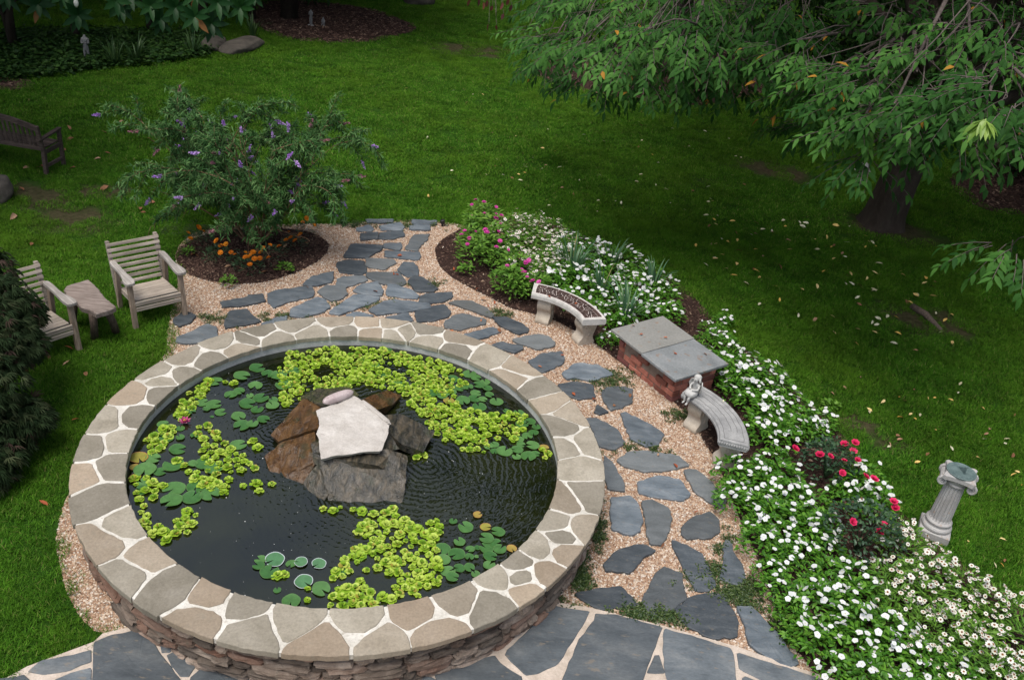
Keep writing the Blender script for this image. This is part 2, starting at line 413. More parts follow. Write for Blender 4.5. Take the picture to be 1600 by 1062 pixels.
def sheet(name, poly, z, mat, hole=None):
    me = bpy.data.meshes.new(name)
    me.from_pydata([(p[0], p[1], z) for p in poly], [], [list(range(len(poly)))]); me.materials.append(mat); me.update()
    # wind upwards
    if me.polygons[0].normal.z < 0: me.flip_normals()
    o = bpy.data.objects.new(name, me); link(o); return tag(o, kind='structure')
G = 260
lawn = sheet('lawn', [(-G, -60), (G, -60), (G, 460), (-G, 460)], 0.0, M['lawn'])
sheet('gravel_path', ragged(GRAVEL, 0.02, 0.08, 1), 0.005, M['gravel'])
sheet('mulch_bed', ragged(BED, 0.03, 0.1, 2), 0.010, M['mulch'])
sheet('mulch_bed', ragged(BUSHBED, 0.03, 0.1, 3), 0.010, M['mulch'])
sheet('mulch_bed', ragged(DISC, 0.08, 0.25, 4), 0.006, M['mulch'])
sheet('mulch_bed', ragged(FARBED, 0.12, 0.3, 5), 0.006, M['mulch'])
sheet('mulch_bed', ragged(LEFTBED, 0.1, 0.3, 6), 0.006, M['mulch'])
sheet('mulch_bed', ragged(DARKBED, 0.1, 0.3, 7), 0.006, M['mulch'])
PATIO_Z = 0.030
pm = MB(); pm.slab(PATIO, -0.02, PATIO_Z, 0.004, var=0.5)
patio = tag(pm.build('patio', M['patio_mortar']), kind='structure')

# slabs set in the patio mortar
zB = lambda pts: zone(640, 900, 2.5, pts)
zL = lambda pts: zone(0, 940, 4.0, pts)
PATIO_SLABS = [
    zB([(560, 115), (605, 125), (700, 138), (690, 165), (640, 250), (575, 345), (500, 378), (455, 385), (370, 300)]),
    zB([(725, 148), (800, 150), (985, 200), (970, 240), (905, 420), (840, 520), (560, 520), (600, 400), (660, 250), (720, 175)]),
    zB([(995, 205), (1110, 235), (1250, 282), (1262, 300), (1275, 420), (1280, 560), (1060, 560), (1000, 380), (990, 290)]),
    zB([(955, 310), (975, 308), (998, 378), (925, 378)]),
    zB([(1280, 298), (1420, 340), (1600, 400), (1700, 450), (1500, 470), (1290, 365)]),
    zB([(1300, 385), (1490, 480), (1600, 600), (1310, 600)]),
    zB([(100, 380), (210, 335), (330, 310), (355, 340), (440, 395), (420, 520), (150, 520)]),
    zB([(-100, 405), (80, 392), (130, 420), (130, 520), (-100, 520)]),
    zL([(590, 252), (700, 208), (890, 172), (905, 185), (1000, 320), (1130, 490), (1160, 640), (640, 640), (580, 500)]),
    zL([(1000, 262), (1082, 258), (1078, 300), (1060, 318), (1010, 318)]),
    zL([(1040, 335), (1085, 312), (1185, 335), (1245, 380), (1180, 470), (1130, 465), (1080, 410)]),
    zL([(1190, 478), (1285, 385), (1400, 420), (1640, 488), (1800, 640), (1190, 640)]),
    zL([(175, 435), (250, 370), (480, 325), (570, 300), (568, 375), (430, 430), (270, 455)]),
    zL([(340, 488), (450, 440), (572, 410), (575, 640), (250, 640)]),
    zL([(-100, 490), (90, 470), (150, 455), (200, 500), (230, 640), (-100, 640)]),
]
def grow(P, k):
    c = P.mean(0); return c + (P - c) * k
ps = MB()
for i, p in enumerate(PATIO_SLABS):
    w = ragged(grow(chaikin(polyw(p, PATIO_Z), 1, 0.07), 1.02), 0.006, 0.07, 50 + i)
    ps.slab(w, PATIO_Z - 0.01, PATIO_Z + 0.007, 0.006, var=random.random(), wob=0.001)
ps.build('paving_slabs', M['patio_slate'], patio)

# stepping stones: (label, outline in a zoom of the photograph)
zA = lambda *p: zone(250, 300, 3.54, p)
zC = lambda *p: zone(600, 300, 3.54, p)
zE = lambda *p: zone(900, 400, 3.035, p)
zD = lambda *p: zone(850, 780, 3.765, p)
STEPS = [
    ('thin pale stepping stone half sunk where the path meets the far lawn', zC((155, 150), (290, 155), (290, 175), (160, 175))),
    ('thin sliver of stepping stone in the grass above the palest path stone', zA((1140, 150), (1290, 150), (1285, 168), (1150, 168))),
    ('palest grey stepping stone at the lawn end of the path', zA((1215, 185), (1330, 165), (1350, 190), (1340, 210), (1225, 208))),
    ('small grassy edged stepping stone beside the black path light', zA((1085, 195), (1160, 178), (1185, 205), (1170, 212), (1090, 212))),
    ('near square dark stepping stone just below the small grassy edged one', zA((1110, 225), (1205, 218), (1205, 255), (1110, 262))),
    ('wide dark stepping stone touching the palest one at the lawn end', zA((1215, 222), (1340, 210), (1352, 240), (1290, 256), (1212, 255))),
    ('wide pale slanted stepping stone just below the near square one at the path neck', zA((1060, 285), (1230, 295), (1225, 315), (1150, 360), (1020, 358))),
    ('small five sided stepping stone in the middle of the narrow path neck', zA((1240, 282), (1335, 280), (1340, 300), (1325, 318), (1240, 305))),
    ('long straight bar shaped stepping stone across the narrow path neck', zC((10, 322), (195, 330), (200, 350), (190, 372), (10, 355))),
    ('big square cornered stepping stone nearest the marigold bed', zA((985, 385), (1040, 372), (1130, 380), (1140, 440), (1110, 452), (1000, 440), (980, 405))),
    ('wedge stepping stone pointing down, beside the big square cornered one', zA((1140, 362), (1290, 370), (1305, 390), (1240, 425), (1160, 412), (1140, 400))),
    ('rounded six sided stepping stone next to the mulch of the pink flowers', zC((75, 425), (110, 385), (165, 388), (190, 420), (190, 460), (130, 465))),
    ('broad leaf shaped stepping stone touching the edge of the marigold mulch', zA((790, 510), (840, 465), (955, 438), (960, 470), (945, 495), (870, 515))),
    ('brownish flat stepping stone between the leaf shaped one and the oblong one', zA((980, 480), (1010, 465), (1125, 460), (1145, 485), (1020, 525), (978, 510))),
    ('oblong stepping stone with moss along its lower edge, mid path', zA((1150, 445), (1320, 442), (1360, 495), (1340, 512), (1230, 505), (1150, 470))),
    ('egg shaped stepping stone with one white speck', zA((875, 545), (920, 515), (1020, 518), (1035, 560), (1010, 585), (950, 597), (905, 575))),
    ('low triangular stepping stone pointing up beside the egg shaped one', zA((1070, 545), (1110, 510), (1200, 495), (1235, 545), (1225, 570), (1150, 565))),
    ('pale grey stepping stone like a rounded lozenge, below the mossy oblong one', zC((15, 545), (25, 508), (70, 510), (150, 538), (190, 570), (180, 585), (110, 583), (20, 565))),
    ('wide notched stepping stone with moss on one end and a brown leaf', zA((600, 560), (640, 540), (830, 518), (845, 545), (840, 575), (700, 605), (635, 635), (598, 590))),
    ('narrow black stepping stone with ragged edges near the lone armchair', zA((340, 605), (480, 578), (490, 568), (565, 563), (580, 600), (460, 625), (350, 632))),
    ('pointed stepping stone just below the narrow black ragged one', zA((375, 670), (390, 655), (475, 645), (500, 670), (555, 712), (365, 748), (357, 720))),
    ('large slanting stepping stone close behind the pond rim, with a chipped corner', zA((730, 640), (870, 580), (915, 598), (938, 635), (900, 660), (800, 688), (725, 680))),
    ('longest slanting stepping stone behind the pond, ending in a blunt point', zA((950, 650), (1065, 570), (1110, 565), (1210, 580), (1200, 600), (1000, 675), (945, 665))),
    ('sliver of stepping stone tucked against the coping, nearest the lone armchair', zA((560, 725), (640, 690), (700, 680), (700, 712), (590, 735))),
    ('broad flat stepping stone scattered with crumbs, right behind the far pond rim', zA((1160, 650), (1240, 602), (1300, 592), (1480, 615), (1490, 640), (1350, 660), (1210, 675))),
    ('strip of stepping stone mostly hidden behind the top of the pond coping', zA((1030, 675), (1090, 658), (1180, 680), (1160, 690), (1050, 700))),
    ('half hidden stepping stone wedged behind the coping beside the crumb scattered one', zA((1250, 690), (1370, 665), (1400, 710), (1290, 725))),
    ('small round edged stepping stone under the front foot of the wooden armchair', zA((75, 695), (140, 655), (195, 680), (175, 715), (110, 740), (80, 725))),
    ('large plain stepping stone at the grass edge beside the armchair and pond', zA((100, 800), (260, 728), (310, 745), (315, 795), (180, 835), (95, 825))),
    ('little slate stepping stone in the corner between lawn and mulch, off the path end', zC((140, 190), (180, 178), (258, 185), (250, 210), (145, 205))),
    ('upright parallelogram stepping stone with a fallen leaf on it', zC((165, 235), (250, 232), (240, 260), (200, 300), (190, 320), (118, 310))),
    ('stepping stone with a white scuffed lower edge beside the mulch bed', zC((135, 490), (170, 462), (215, 470), (298, 530), (270, 548), (175, 545))),
    ('flat topped stepping stone with a pale layered strip along its near edge', zC((200, 575), (235, 560), (375, 552), (378, 575), (340, 600), (215, 620), (195, 600))),
    ('plump rounded stepping stone below the one with the layered strip', zC((175, 660), (210, 635), (330, 620), (365, 655), (355, 685), (270, 708), (190, 712))),
    ('long tapering stepping stone heading from the path towards the mosaic bench', zC((365, 612), (400, 600), (490, 602), (560, 635), (605, 675), (590, 690), (450, 640))),
    ('broad stepping stone with a tapered tip touching the next stone towards the bench', zC((340, 710), (400, 675), (440, 670), (560, 700), (555, 725), (420, 758), (345, 745))),
    ('smooth oval stepping stone nearest the first foot of the mosaic bench', zC((605, 690), (680, 690), (770, 730), (800, 755), (790, 772), (740, 782), (640, 735))),
    ('pale green grey stepping stone lying half under the pond coping', zC((440, 785), (600, 745), (645, 765), (620, 780), (510, 818))),
    ('rounded stepping stone with a brown leaf, in front of the mosaic bench', zC((715, 815), (840, 785), (905, 795), (945, 830), (930, 850), (850, 868), (750, 835))),
    ('small almond stepping stone by the coping in front of the mosaic bench', zC((600, 845), (650, 828), (765, 850), (770, 865), (720, 888), (660, 870))),
    ('big blunt oval stepping stone between pond and brick box', zC((805, 930), (870, 890), (980, 880), (998, 920), (980, 950), (880, 992), (835, 975))),
    ('dusty brown grey stepping stone with leaves, nearest the brick box', zC((990, 1000), (1060, 945), (1180, 955), (1265, 1005), (1150, 1040), (1060, 1025), (1020, 1030))),
    ('small stepping stone by the coping below the dusty leafy one', [(873, 600), (900, 595), (925, 600), (930, 618), (905, 622), (885, 615)]),
    ('near square blue stepping stone below the corner of the brick box', zE((128, 635), (150, 620), (230, 615), (268, 630), (265, 690), (215, 715), (165, 725), (130, 670))),
    ('long diagonal stepping stone in front of the bench with the fairy figure', zE((215, 745), (240, 742), (350, 795), (415, 840), (385, 890), (335, 895), (260, 860))),
    ('tiny triangular stepping stone between two large diagonal ones', zE((85, 735), (100, 700), (155, 735), (110, 748))),
    ('diagonal stepping stone with mossy tip running along the pond coping', zE((50, 770), (100, 768), (190, 815), (230, 880), (180, 912), (110, 895), (85, 830))),
    ('wide boat shaped stepping stone in front of the near foot of the fairy bench', zE((200, 965), (250, 930), (320, 920), (480, 945), (530, 990), (470, 1005), (330, 1020), (230, 990))),
    ('slim stepping stone squeezed against the widest bulge of the coping', [(945, 712), (958, 722), (975, 755), (975, 765), (950, 762), (942, 735)]),
    ('slanting stepping stone nearest the white flowers, pointing at the fairy bench', [(1070, 735), (1088, 734), (1112, 752), (1135, 780), (1130, 792), (1105, 780), (1085, 765)]),
    ('broad hexagonal stepping stone just below the boat shaped one', [(998, 752), (1030, 742), (1062, 748), (1078, 770), (1065, 780), (1020, 774), (1000, 768)]),
    ('tall dark rectangular stepping stone beside the pond coping', [(955, 778), (985, 775), (998, 790), (1004, 812), (999, 828), (985, 833), (957, 825)]),
    ('funnel shaped stepping stone narrowing towards the patio', [(1004, 784), (1020, 781), (1044, 793), (1050, 810), (1046, 826), (1034, 848), (1016, 847), (1009, 815)]),
    ('compact stepping stone with two specks, close to the white vinca border', zD((815, 155), (870, 105), (975, 70), (1025, 120), (1030, 190), (980, 220), (845, 225), (812, 195))),
    ('wing shaped stepping stone with an orange stained corner', zD((355, 375), (440, 295), (560, 262), (600, 268), (650, 300), (575, 345), (510, 425), (370, 410))),
    ('long blade shaped stepping stone in the middle of the wide gravel', zD((755, 240), (850, 270), (930, 315), (960, 370), (1010, 495), (965, 525), (890, 525), (830, 420))),
    ('bottle shaped stepping stone with a narrow neck near the white flowers', zD((1055, 260), (1075, 235), (1105, 250), (1110, 300), (1165, 370), (1185, 450), (1155, 500), (1095, 480), (1025, 450), (1060, 360))),
    ('flat triangular stepping stone bordering the patio near the pond wall', zD((190, 550), (300, 520), (450, 505), (490, 550), (560, 620), (340, 640), (260, 600))),
    ('tall ridged stepping stone standing next to the flat triangular one', zD((600, 545), (660, 435), (710, 395), (810, 435), (820, 520), (835, 580), (745, 640), (640, 675), (585, 590))),
    ('biggest round cornered stepping stone bordering the patio', zD((780, 640), (860, 575), (940, 555), (1055, 555), (1075, 600), (1110, 650), (1140, 720), (1130, 795), (985, 805), (860, 745), (810, 700))),
    ('longest stepping stone, a wedge running along the patio edge to the flower bed', zD((1140, 635), (1225, 635), (1300, 710), (1400, 820), (1490, 950), (1450, 975), (1380, 950), (1270, 890), (1210, 840), (1180, 720))),
]
STEP_POLYS = []
def grow(P, k):
    c = P.mean(0); return c + (P - c) * k
for i, (lab, p) in enumerate(STEPS):
    w = ragged(grow(chaikin(polyw(p, 0.03), 1, 0.07), 1.07), 0.010, 0.05, 100 + i)
    STEP_POLYS.append(w); c = w.mean(0)
    b = MB(); b.slab(w - c, -0.02, 0.030 + random.uniform(-.004, .006), 0.008, var=random.random(), wob=0.002)
    o = b.build('stepping_stone', M['slate'], loc=(c[0], c[1], 0)); o['label'] = lab; o['category'] = 'stepping stone'; o['group'] = 'slate stepping stones in the gravel'

# ---------------------------------------------------------------- the round pond
pond = empty('garden_pond', (0, 0, 0)); tag(pond, 'round raised fish pond with flagstone coping and rubble wall', 'pond')
RI = 1.795
def voronoi_ring(seed):
    rng = np.random.RandomState(seed); rm = (R0 + RI) / 2; Lp = 2 * math.pi * rm; pts = []
    s = 0.0
    while s < Lp - 0.15:
        w = rng.uniform(0.20, 0.46); u = rng.rand()
        if u < 0.16 : pts.append((s + w * .45, 0.0))
        else:
            pts.append((s + w * rng.uniform(.3, .5), rng.uniform(-.14, -.085)))
            pts.append((s + w * rng.uniform(.55, .8), rng.uniform(.085, .14)))
            if rng.rand() < 0.34: pts.append((s + w, rng.uniform(-.03, .03)))
        s += w
    P = np.array(pts); A = np.concatenate([P - [Lp, 0], P, P + [Lp, 0]]); out = []
    h = (R0 - RI) / 2
    for i, p in enumerate(P):
        poly = [(p[0] - 1, -h), (p[0] + 1, -h), (p[0] + 1, h), (p[0] - 1, h)]
        order = np.argsort(np.linalg.norm(A - p, axis=1))[1:14]
        for j in order:
            q = A[j]; d = q - p; L = np.linalg.norm(d); nrm = d / L
            gap = 0.0062 + 0.009 * ((int(abs(q[0] + p[0]) * 7919) % 100) / 100)
            c0 = np.dot(nrm, (p + q) / 2) - gap
            new = []
            for k in range(len(poly)):
                a = np.array(poly[k]); b = np.array(poly[(k + 1) % len(poly)]); da = nrm @ a - c0; db = nrm @ b - c0
                if da <= 0: new.append(tuple(a))
                if da * db < 0: new.append(tuple(a + (b - a) * da / (da - db)))
            poly = new
            if len(poly) < 3: break
        if len(poly) >= 3: out.append(np.array(poly))
    return out, rm
cells, rm = voronoi_ring(11)
cp = MB()
for i, c in enumerate(cells):
    c = np.array(c)
    # cut the corners that meet inside the mortar, keep those on the two rims
    q = []
    n = len(c)
    for k in range(n):
        p = c[k]; a = c[k - 1]; b = c[(k + 1) % n]
        if abs(abs(p[1]) - (R0 - RI) / 2) < 1e-6: q.append(p); continue
        la, lb = np.linalg.norm(a - p), np.linalg.norm(b - p); t = random.choice((.015, .03, .05, .085)) * random.uniform(.7, 1.2)
        q.append(p + (a - p) * min(.35, t / max(la, 1e-6))); q.append(p + (b - p) * min(.35, t / max(lb, 1e-6)))
    w = ragged(q, 0.0045, 0.045, 300 + i)
    th = w[:, 0] / rm; rr = rm + w[:, 1]
    rr = np.where(rr > R0 - .02, rr + random.uniform(-.006, .008), rr); rr = np.where(rr < RI + .02, rr + random.uniform(-.006, .004), rr)
    xy = np.c_[rr * np.cos(th), rr * np.sin(th)]
    cp.slab(xy, COPZ - 0.048, COPZ + random.uniform(-.003, .003), 0.006, var=random.random(), wob=0.001)
cp.build('coping', M['coping'], pond)
mo = MB(); mo.lathe([(RI + .012, COPZ - .05), (RI + .012, COPZ - .007), (R0 - .012, COPZ - .007), (R0 - .012, COPZ - .05)], 128, cap=False, var=.5)
mo.build('mortar_joint', M['mortar'], pond)
li = MB(); li.lathe([(RI + .012, 0.1), (RI + .012, COPZ - .049), (RI + .1, COPZ - .049)], 128, cap=False, var=.5)
li.build('liner', M['liner'], pond, smooth=False)
wl = MB()
core_r = 2.085
sd = 0
for row in range(6):
    z = 0.0 + row * 0.0705; hgt = 0.0705
    a = random.random()
    while a < 2 * math.pi + .0:
        w = random.choice((.11, .16, .22, .28, .34)) * random.uniform(.8, 1.2); th = (a + w / 2 / 2.1); sd += 1
        hh = hgt * random.choice((.72, .9, 1.0, 1.12)); dep = 0.11
        rr = 2.085 + random.uniform(-.018, .026)
        rot = Matrix.Rotation(th, 3, 'Z') @ Matrix.Rotation(random.uniform(-.12, .12), 3, 'X') @ Matrix.Rotation(random.uniform(-.12, .12), 3, 'Z')
        wl.rock((rr * math.cos(th), rr * math.sin(th), z + hgt / 2 + random.uniform(-.004, .004)), (dep, w * .96, hh * 1.0), rot, 0, 0.5, 0.15, sd, random.random())
        a += w / 2.1
wl.build('rubble_wall', M['rubble'], pond)
wc = MB(); wc.lathe([(2.07, -.02), (2.07, COPZ - .05)], 96, cap=False, var=.1)
mk('dark_joint', stone_mat, [(0.3, (0.02, 0.016, 0.013)), (0.7, (0.06, 0.05, 0.04))], 12, 0.95, 0.5, None, 0)
wc.build('wall_core', M['dark_joint'], pond)

WZ = 0.350
def water_material():
    t = NT('pond_water'); p = t.pos()
    # rings around the places where the fountain drips
    h = None
    for (x, y), sc, amp, fall in (((0.66, 0.02), 7.5, 1.0, 0.7), ((0.30, -0.42), 8.5, 0.7, 0.6), ((-0.66, 0.30), 9.0, 0.40, 0.30), ((-0.45, -0.25), 8.0, 0.30, 0.35)):
        mp = t.n('ShaderNodeMapping'); mp.inputs['Location'].default_value = (-x, -y, -WZ); t.l(p, mp.inputs[0])
        w = t.n('ShaderNodeTexWave'); w.wave_type = 'RINGS'; w.rings_direction = 'SPHERICAL'; w.inputs['Scale'].default_value = sc * .72; w.inputs['Distortion'].default_value = 4.6
        w.inputs['Detail'].default_value = 2; w.inputs['Detail Scale'].default_value = 2.2; t.l(mp.outputs[0], w.inputs[0])
        L = t.n('ShaderNodeVectorMath'); L.operation = 'LENGTH'; t.l(mp.outputs[0], L.inputs[0])
        f = t.math('MULTIPLY', t.math('EXPONENT', t.math('MULTIPLY', L.outputs['Value'], -1.0 / fall)), amp)
        k = t.math('MULTIPLY', w.outputs['Fac'], f); h = k if h is None else t.math('ADD', h, k)
    n = t.noise(p, 9.0, 3, 0.5, 0.6)
    h = t.math('ADD', h, t.math('MULTIPLY', n, 0.11))
    deep = t.ramp(t.noise(p, 1.6, 3), [(0.35, (0.003, 0.005, 0.0015)), (0.7, (0.012, 0.015, 0.004))])
    b = t.bsdf(deep, 0.03, t.bump(h, 0.22, 0.03), 0.7); b.inputs['IOR'].default_value = 1.6
    return t.m
M['water'] = water_material()
wm = MB(); wm.lathe([(0.001, WZ), (RI + .02, WZ)], 128, cap=False); tag(wm.build('water', M['water']), kind='structure')
# ---------------------------------------------------------------- ground cover that nobody could count
def scatter(name, P, rot, scl, idx, inst, meshes):
    """ONE object: instances of a few small meshes on given points (geometry nodes)"""
    me = bpy.data.meshes.new(name); me.vertices.add(len(P)); me.vertices.foreach_set('co', np.asarray(P, np.float32).reshape(-1))
    for nm, ty, key, val in (('rot', 'FLOAT_VECTOR', 'vector', rot), ('scl', 'FLOAT', 'value', scl), ('idx', 'INT', 'value', idx), ('inst', 'FLOAT', 'value', inst)):
        a = me.attributes.new(nm, ty, 'POINT'); a.data.foreach_set(key, np.asarray(val, np.int32 if ty == 'INT' else np.float32).reshape(-1))
    me.update(); o = bpy.data.objects.new(name, me); link(o)
    g = bpy.data.node_groups.new(name + '_scatter', 'GeometryNodeTree')
    g.interface.new_socket('Geometry', in_out='INPUT', socket_type='NodeSocketGeometry'); g.interface.new_socket('Geometry', in_out='OUTPUT', socket_type='NodeSocketGeometry')
    N = g.nodes.new; L = g.links.new
    gi = N('NodeGroupInput'); go = N('NodeGroupOutput'); ip = N('GeometryNodeInstanceOnPoints'); ip.inputs['Pick Instance'].default_value = True
    gi_ = N('GeometryNodeGeometryToInstance')
    for m in reversed(meshes):
        src = bpy.data.objects.new(name + '_piece', m)
        oi = N('GeometryNodeObjectInfo'); oi.inputs['Object'].default_value = src; L(oi.outputs['Geometry'], gi_.inputs[0])
    def na(n, ty):
        x = N('GeometryNodeInputNamedAttribute'); x.data_type = ty; x.inputs['Name'].default_value = n; return x.outputs['Attribute']
    L(gi.outputs[0], ip.inputs['Points']); L(gi_.outputs[0], ip.inputs['Instance'])
    L(na('idx', 'INT'), ip.inputs['Instance Index']); L(na('rot', 'FLOAT_VECTOR'), ip.inputs['Rotation']); L(na('scl', 'FLOAT'), ip.inputs['Scale'])
    L(ip.outputs[0], go.inputs[0])
    md = o.modifiers.new('scatter', 'NODES'); md.node_group = g
    return tag(o, kind='stuff')

def leaves(P, D, Nn, L, Wd, fold=0.25, droop=0.25, cheap=False, tipw=0.8):
    """leaf blades: bases P, directions D, faces towards Nn, lengths L, widths Wd -> V, F(list)"""
    P = np.asarray(P, float); n = len(P); D = unit(np.asarray(D, float)); S_ = unit(np.cross(D, Nn)); U = np.cross(S_, D)
    L = np.broadcast_to(L, (n,))[:, None]; Wd = np.broadcast_to(Wd, (n,))[:, None] / 2
    if cheap:
        m = P + D * L * .5 + U * L * .06
        V = np.stack([P, m + S_ * Wd - U * fold * Wd, P + D * L - U * droop * L, m - S_ * Wd - U * fold * Wd], 1).reshape(-1, 3)
        b = np.arange(n)[:, None] * 4
        return V, [np.concatenate([b + [0, 1, 2], b + [0, 2, 3]])]
    def c(t): return P + D * L * t - U * (droop * L * t * t)
    c1, c2, tip = c(.33), c(.68), c(1.0)
    f1 = U * fold * Wd
    V = np.stack([P, c1 + S_ * Wd * .95 + f1, c1, c1 - S_ * Wd * .95 + f1, c2 + S_ * Wd * tipw + f1 * .8, c2, c2 - S_ * Wd * tipw + f1 * .8, tip], 1).reshape(-1, 3)
    b = np.arange(n)[:, None] * 8
    T = np.concatenate([b + [0, 2, 1], b + [0, 3, 2], b + [4, 5, 7], b + [5, 6, 7]]); Q = np.concatenate([b + [1, 2, 5, 4], b + [2, 3, 6, 5]])
    return V, [T, Q]
def leaf_obj(name, parts, mats, parent=None, var=None, loc=None, pmi=None):
    V = np.concatenate([p[0] for p in parts]); F3, F4, m3, m4 = [], [], [], []; off = 0
    for i, (Vp, Fp) in enumerate(parts):
        for f in Fp: (F3 if f.shape[1] == 3 else F4).append(f + off); (m3 if f.shape[1] == 3 else m4).append(np.full(len(f), pmi[i] if pmi else 0))
        off += len(Vp)
    return npobj(name, V, [np.concatenate(x) for x in (F3, F4) if x], mats, parent, True, np.concatenate(m3 + m4) if pmi else None, var, loc)
rng = np.random.RandomState(3)

# lawn: tufts of blades over everything that is not gravel, mulch, patio or pond
def grass_mat():
    t = NT('grass_blades'); p = t.pos(); v = t.attr()
    c = t.ramp(v, [(0.0, (0.022, 0.080, 0.005)), (0.5, (0.048, 0.155, 0.008)), (0.92, (0.100, 0.235, 0.018)), (1.0, (0.24, 0.23, 0.08))])
    n = t.noise(p, 0.45, 5, 0.6); c = t.mix(t.ramp(n, [(0.42, 0.0), (0.66, 0.55)]), c, (0.088, 0.175, 0.010))
    n2 = t.noise(p, 2.2, 3, 0.6); c = t.mix(1.0, c, t.ramp(n2, [(0.3, 0.72), (0.7, 1.25)]), 'MULTIPLY')
    b = t.bsdf(c, 0.7, spec=0.10, finish=False)
    tr = t.n('ShaderNodeBsdfTranslucent'); t.l(c, tr.inputs[0]); mx = t.n('ShaderNodeMixShader'); mx.inputs[0].default_value = 0.25
    t.l(b.outputs[0], mx.inputs[1]); t.l(tr.outputs[0], mx.inputs[2]); t.l(mx.outputs[0], t.out.inputs[0]); return t.m
M['grass'] = grass_mat()
def tuft_mesh(seed, R, n, h, w):
    r = np.random.RandomState(seed); a = r.uniform(0, 2 * np.pi, n); q = R * np.sqrt(r.rand(n))
    P = np.c_[q * np.cos(a), q * np.sin(a), np.zeros(n)]; b = r.uniform(0, 2 * np.pi, n); lean = r.uniform(.2, 1.25, n)
    D = np.c_[np.cos(b) * lean, np.sin(b) * lean, np.ones(n)]; L = r.uniform(.55, 1.15, n) * h
    S_ = unit(np.cross(D, [0, 0, 1.0])); D = unit(D)
    m = P + D * L[:, None] * .55; tip = P + D * L[:, None] + np.c_[np.cos(b), np.sin(b), -0.5 * np.ones(n)] * L[:, None] * .22
    W_ = w * r.uniform(.7, 1.3, n)[:, None] / 2
    V = np.stack([P - S_ * W_, P + S_ * W_, m + S_ * W_ * .8, m - S_ * W_ * .8, tip], 1).reshape(-1, 3); k = np.arange(n)[:, None] * 5
    o = npobj('grass_tuft', V, [k + [0, 1, 2, 3], k + [3, 2, 4]], M['grass'], None, True, None, np.repeat(r.rand(n), 5)); me = o.data; bpy.data.objects.remove(o); return me
EXCL = [GRAVEL, BED, BUSHBED, PATIO, DISC, FARBED, LEFTBED, DARKBED]
def lawn_points(step, y0, y1, xs, jitter=.5):
    X, Y = np.meshgrid(np.arange(-xs, xs, step), np.arange(y0, y1, step)); P = np.c_[X.ravel(), Y.ravel()] + rng.uniform(-jitter, jitter, (X.size, 2)) * step
    d = np.c_[P - [CAMP.x, CAMP.y], np.full(len(P), -CAMP.z)]       # keep what the picture could see, and a step to the side
    f = d @ np.array(_fw); x = d @ np.array(_right) / f; u = d @ np.array(_cup) / f
    k = (f > 0.5) & (np.abs(x) < .72) & (np.abs(u) < .52); P = P[k]
    e = np.zeros(len(P), bool)
    for poly in EXCL: e |= inpoly(P, poly)
    e |= np.hypot(P[:, 0], P[:, 1]) < 2.15
    return P[~e]
tufts = [tuft_mesh(10 + i, .15, 380, .046, .0045) for i in range(4)] + [tuft_mesh(20 + i, .28, 620, .045, .007) for i in range(3)]
Pn = lawn_points(.15, -4.5, 7.0, 16); Pf = lawn_points(.27, 7.0, 36, 30)
def thin(P):
    keep = np.ones(len(P), bool)
    for (c, r) in BARE:
        d = np.hypot((P[:, 0] - c[0]) / 1.6, P[:, 1] - c[1]) / r; keep &= rng.rand(len(P)) < np.clip((d - .25) / .9, .12, 1)
    return P[keep]
Pn, Pf = thin(Pn), thin(Pf)
PG = np.concatenate([Pn, Pf]); n = len(PG)
scatter('grass', np.c_[PG, np.zeros(n)], np.c_[rng.normal(0, .06, n), rng.normal(0, .06, n), rng.uniform(0, 6.28, n)], rng.uniform(.75, 1.25, n),
        np.concatenate([rng.randint(0, 4, len(Pn)), rng.randint(4, 7, len(Pf))]), rng.rand(n), tufts)

# pebbles in the gravel, chips in the mulch
def lump_mesh(name, seed, dims, jit, mat, sub=1):
    import bmesh
    bm = bmesh.new(); bmesh.ops.create_icosphere(bm, subdivisions=sub, radius=.5); r = np.random.RandomState(seed)
    for v in bm.verts: v.co = Vector([c * d * (1 + r.uniform(-jit, jit)) for c, d in zip(v.co, dims)])
    me = bpy.data.meshes.new(name); bm.to_mesh(me); bm.free(); me.materials.append(mat)
    for p in me.polygons: p.use_smooth = sub > 1
    return me
def rand_in(poly, n):
    poly = np.asarray(poly); lo, hi = poly.min(0), poly.max(0); P = rng.uniform(lo, hi, (n, 2)); return P[inpoly(P, poly)]
pebbles = [lump_mesh('pebble', 40 + i, d, .18, M['pebble']) for i, d in enumerate([(1, .8, .6), (1, .7, .7), (1, .9, .5), (.9, .75, .65), (1.2, .7, .55)])]
PP = rand_in(GRAVEL, 330000)
e = np.hypot(PP[:, 0], PP[:, 1]) < 2.08
for poly in STEP_POLYS + [BUSHBED, PATIO]: e |= inpoly(PP, poly)
inb = inpoly(PP, BED); e |= inb & (rng.rand(len(PP)) > .04)
PP = PP[~e]; n = len(PP); print('pebbles', n)
scatter('gravel', np.c_[PP, np.full(n, .006)], rng.uniform(-.5, .5, (n, 3)) + np.c_[np.zeros(n), np.zeros(n), rng.uniform(0, 6.28, n)], rng.gamma(9, .0019, n).clip(.009, .034), rng.randint(0, 5, n), rng.rand(n), pebbles)
chips = [lump_mesh('bark_chip', 60 + i, d, .25, M['chip']) for i, d in enumerate([(1, .35, .15), (1, .25, .2), (.8, .5, .15)])]
PC = np.concatenate([rand_in(BED, 42000), rand_in(BUSHBED, 9000)])
ex = np.zeros(len(PC), bool); PC = PC[~ex]
PF = np.concatenate([rand_in(DISC, 7000), rand_in(FARBED, 9000), rand_in(LEFTBED, 1500), rand_in(DARKBED, 2500)])
n1, n2 = len(PC), len(PF); n = n1 + n2
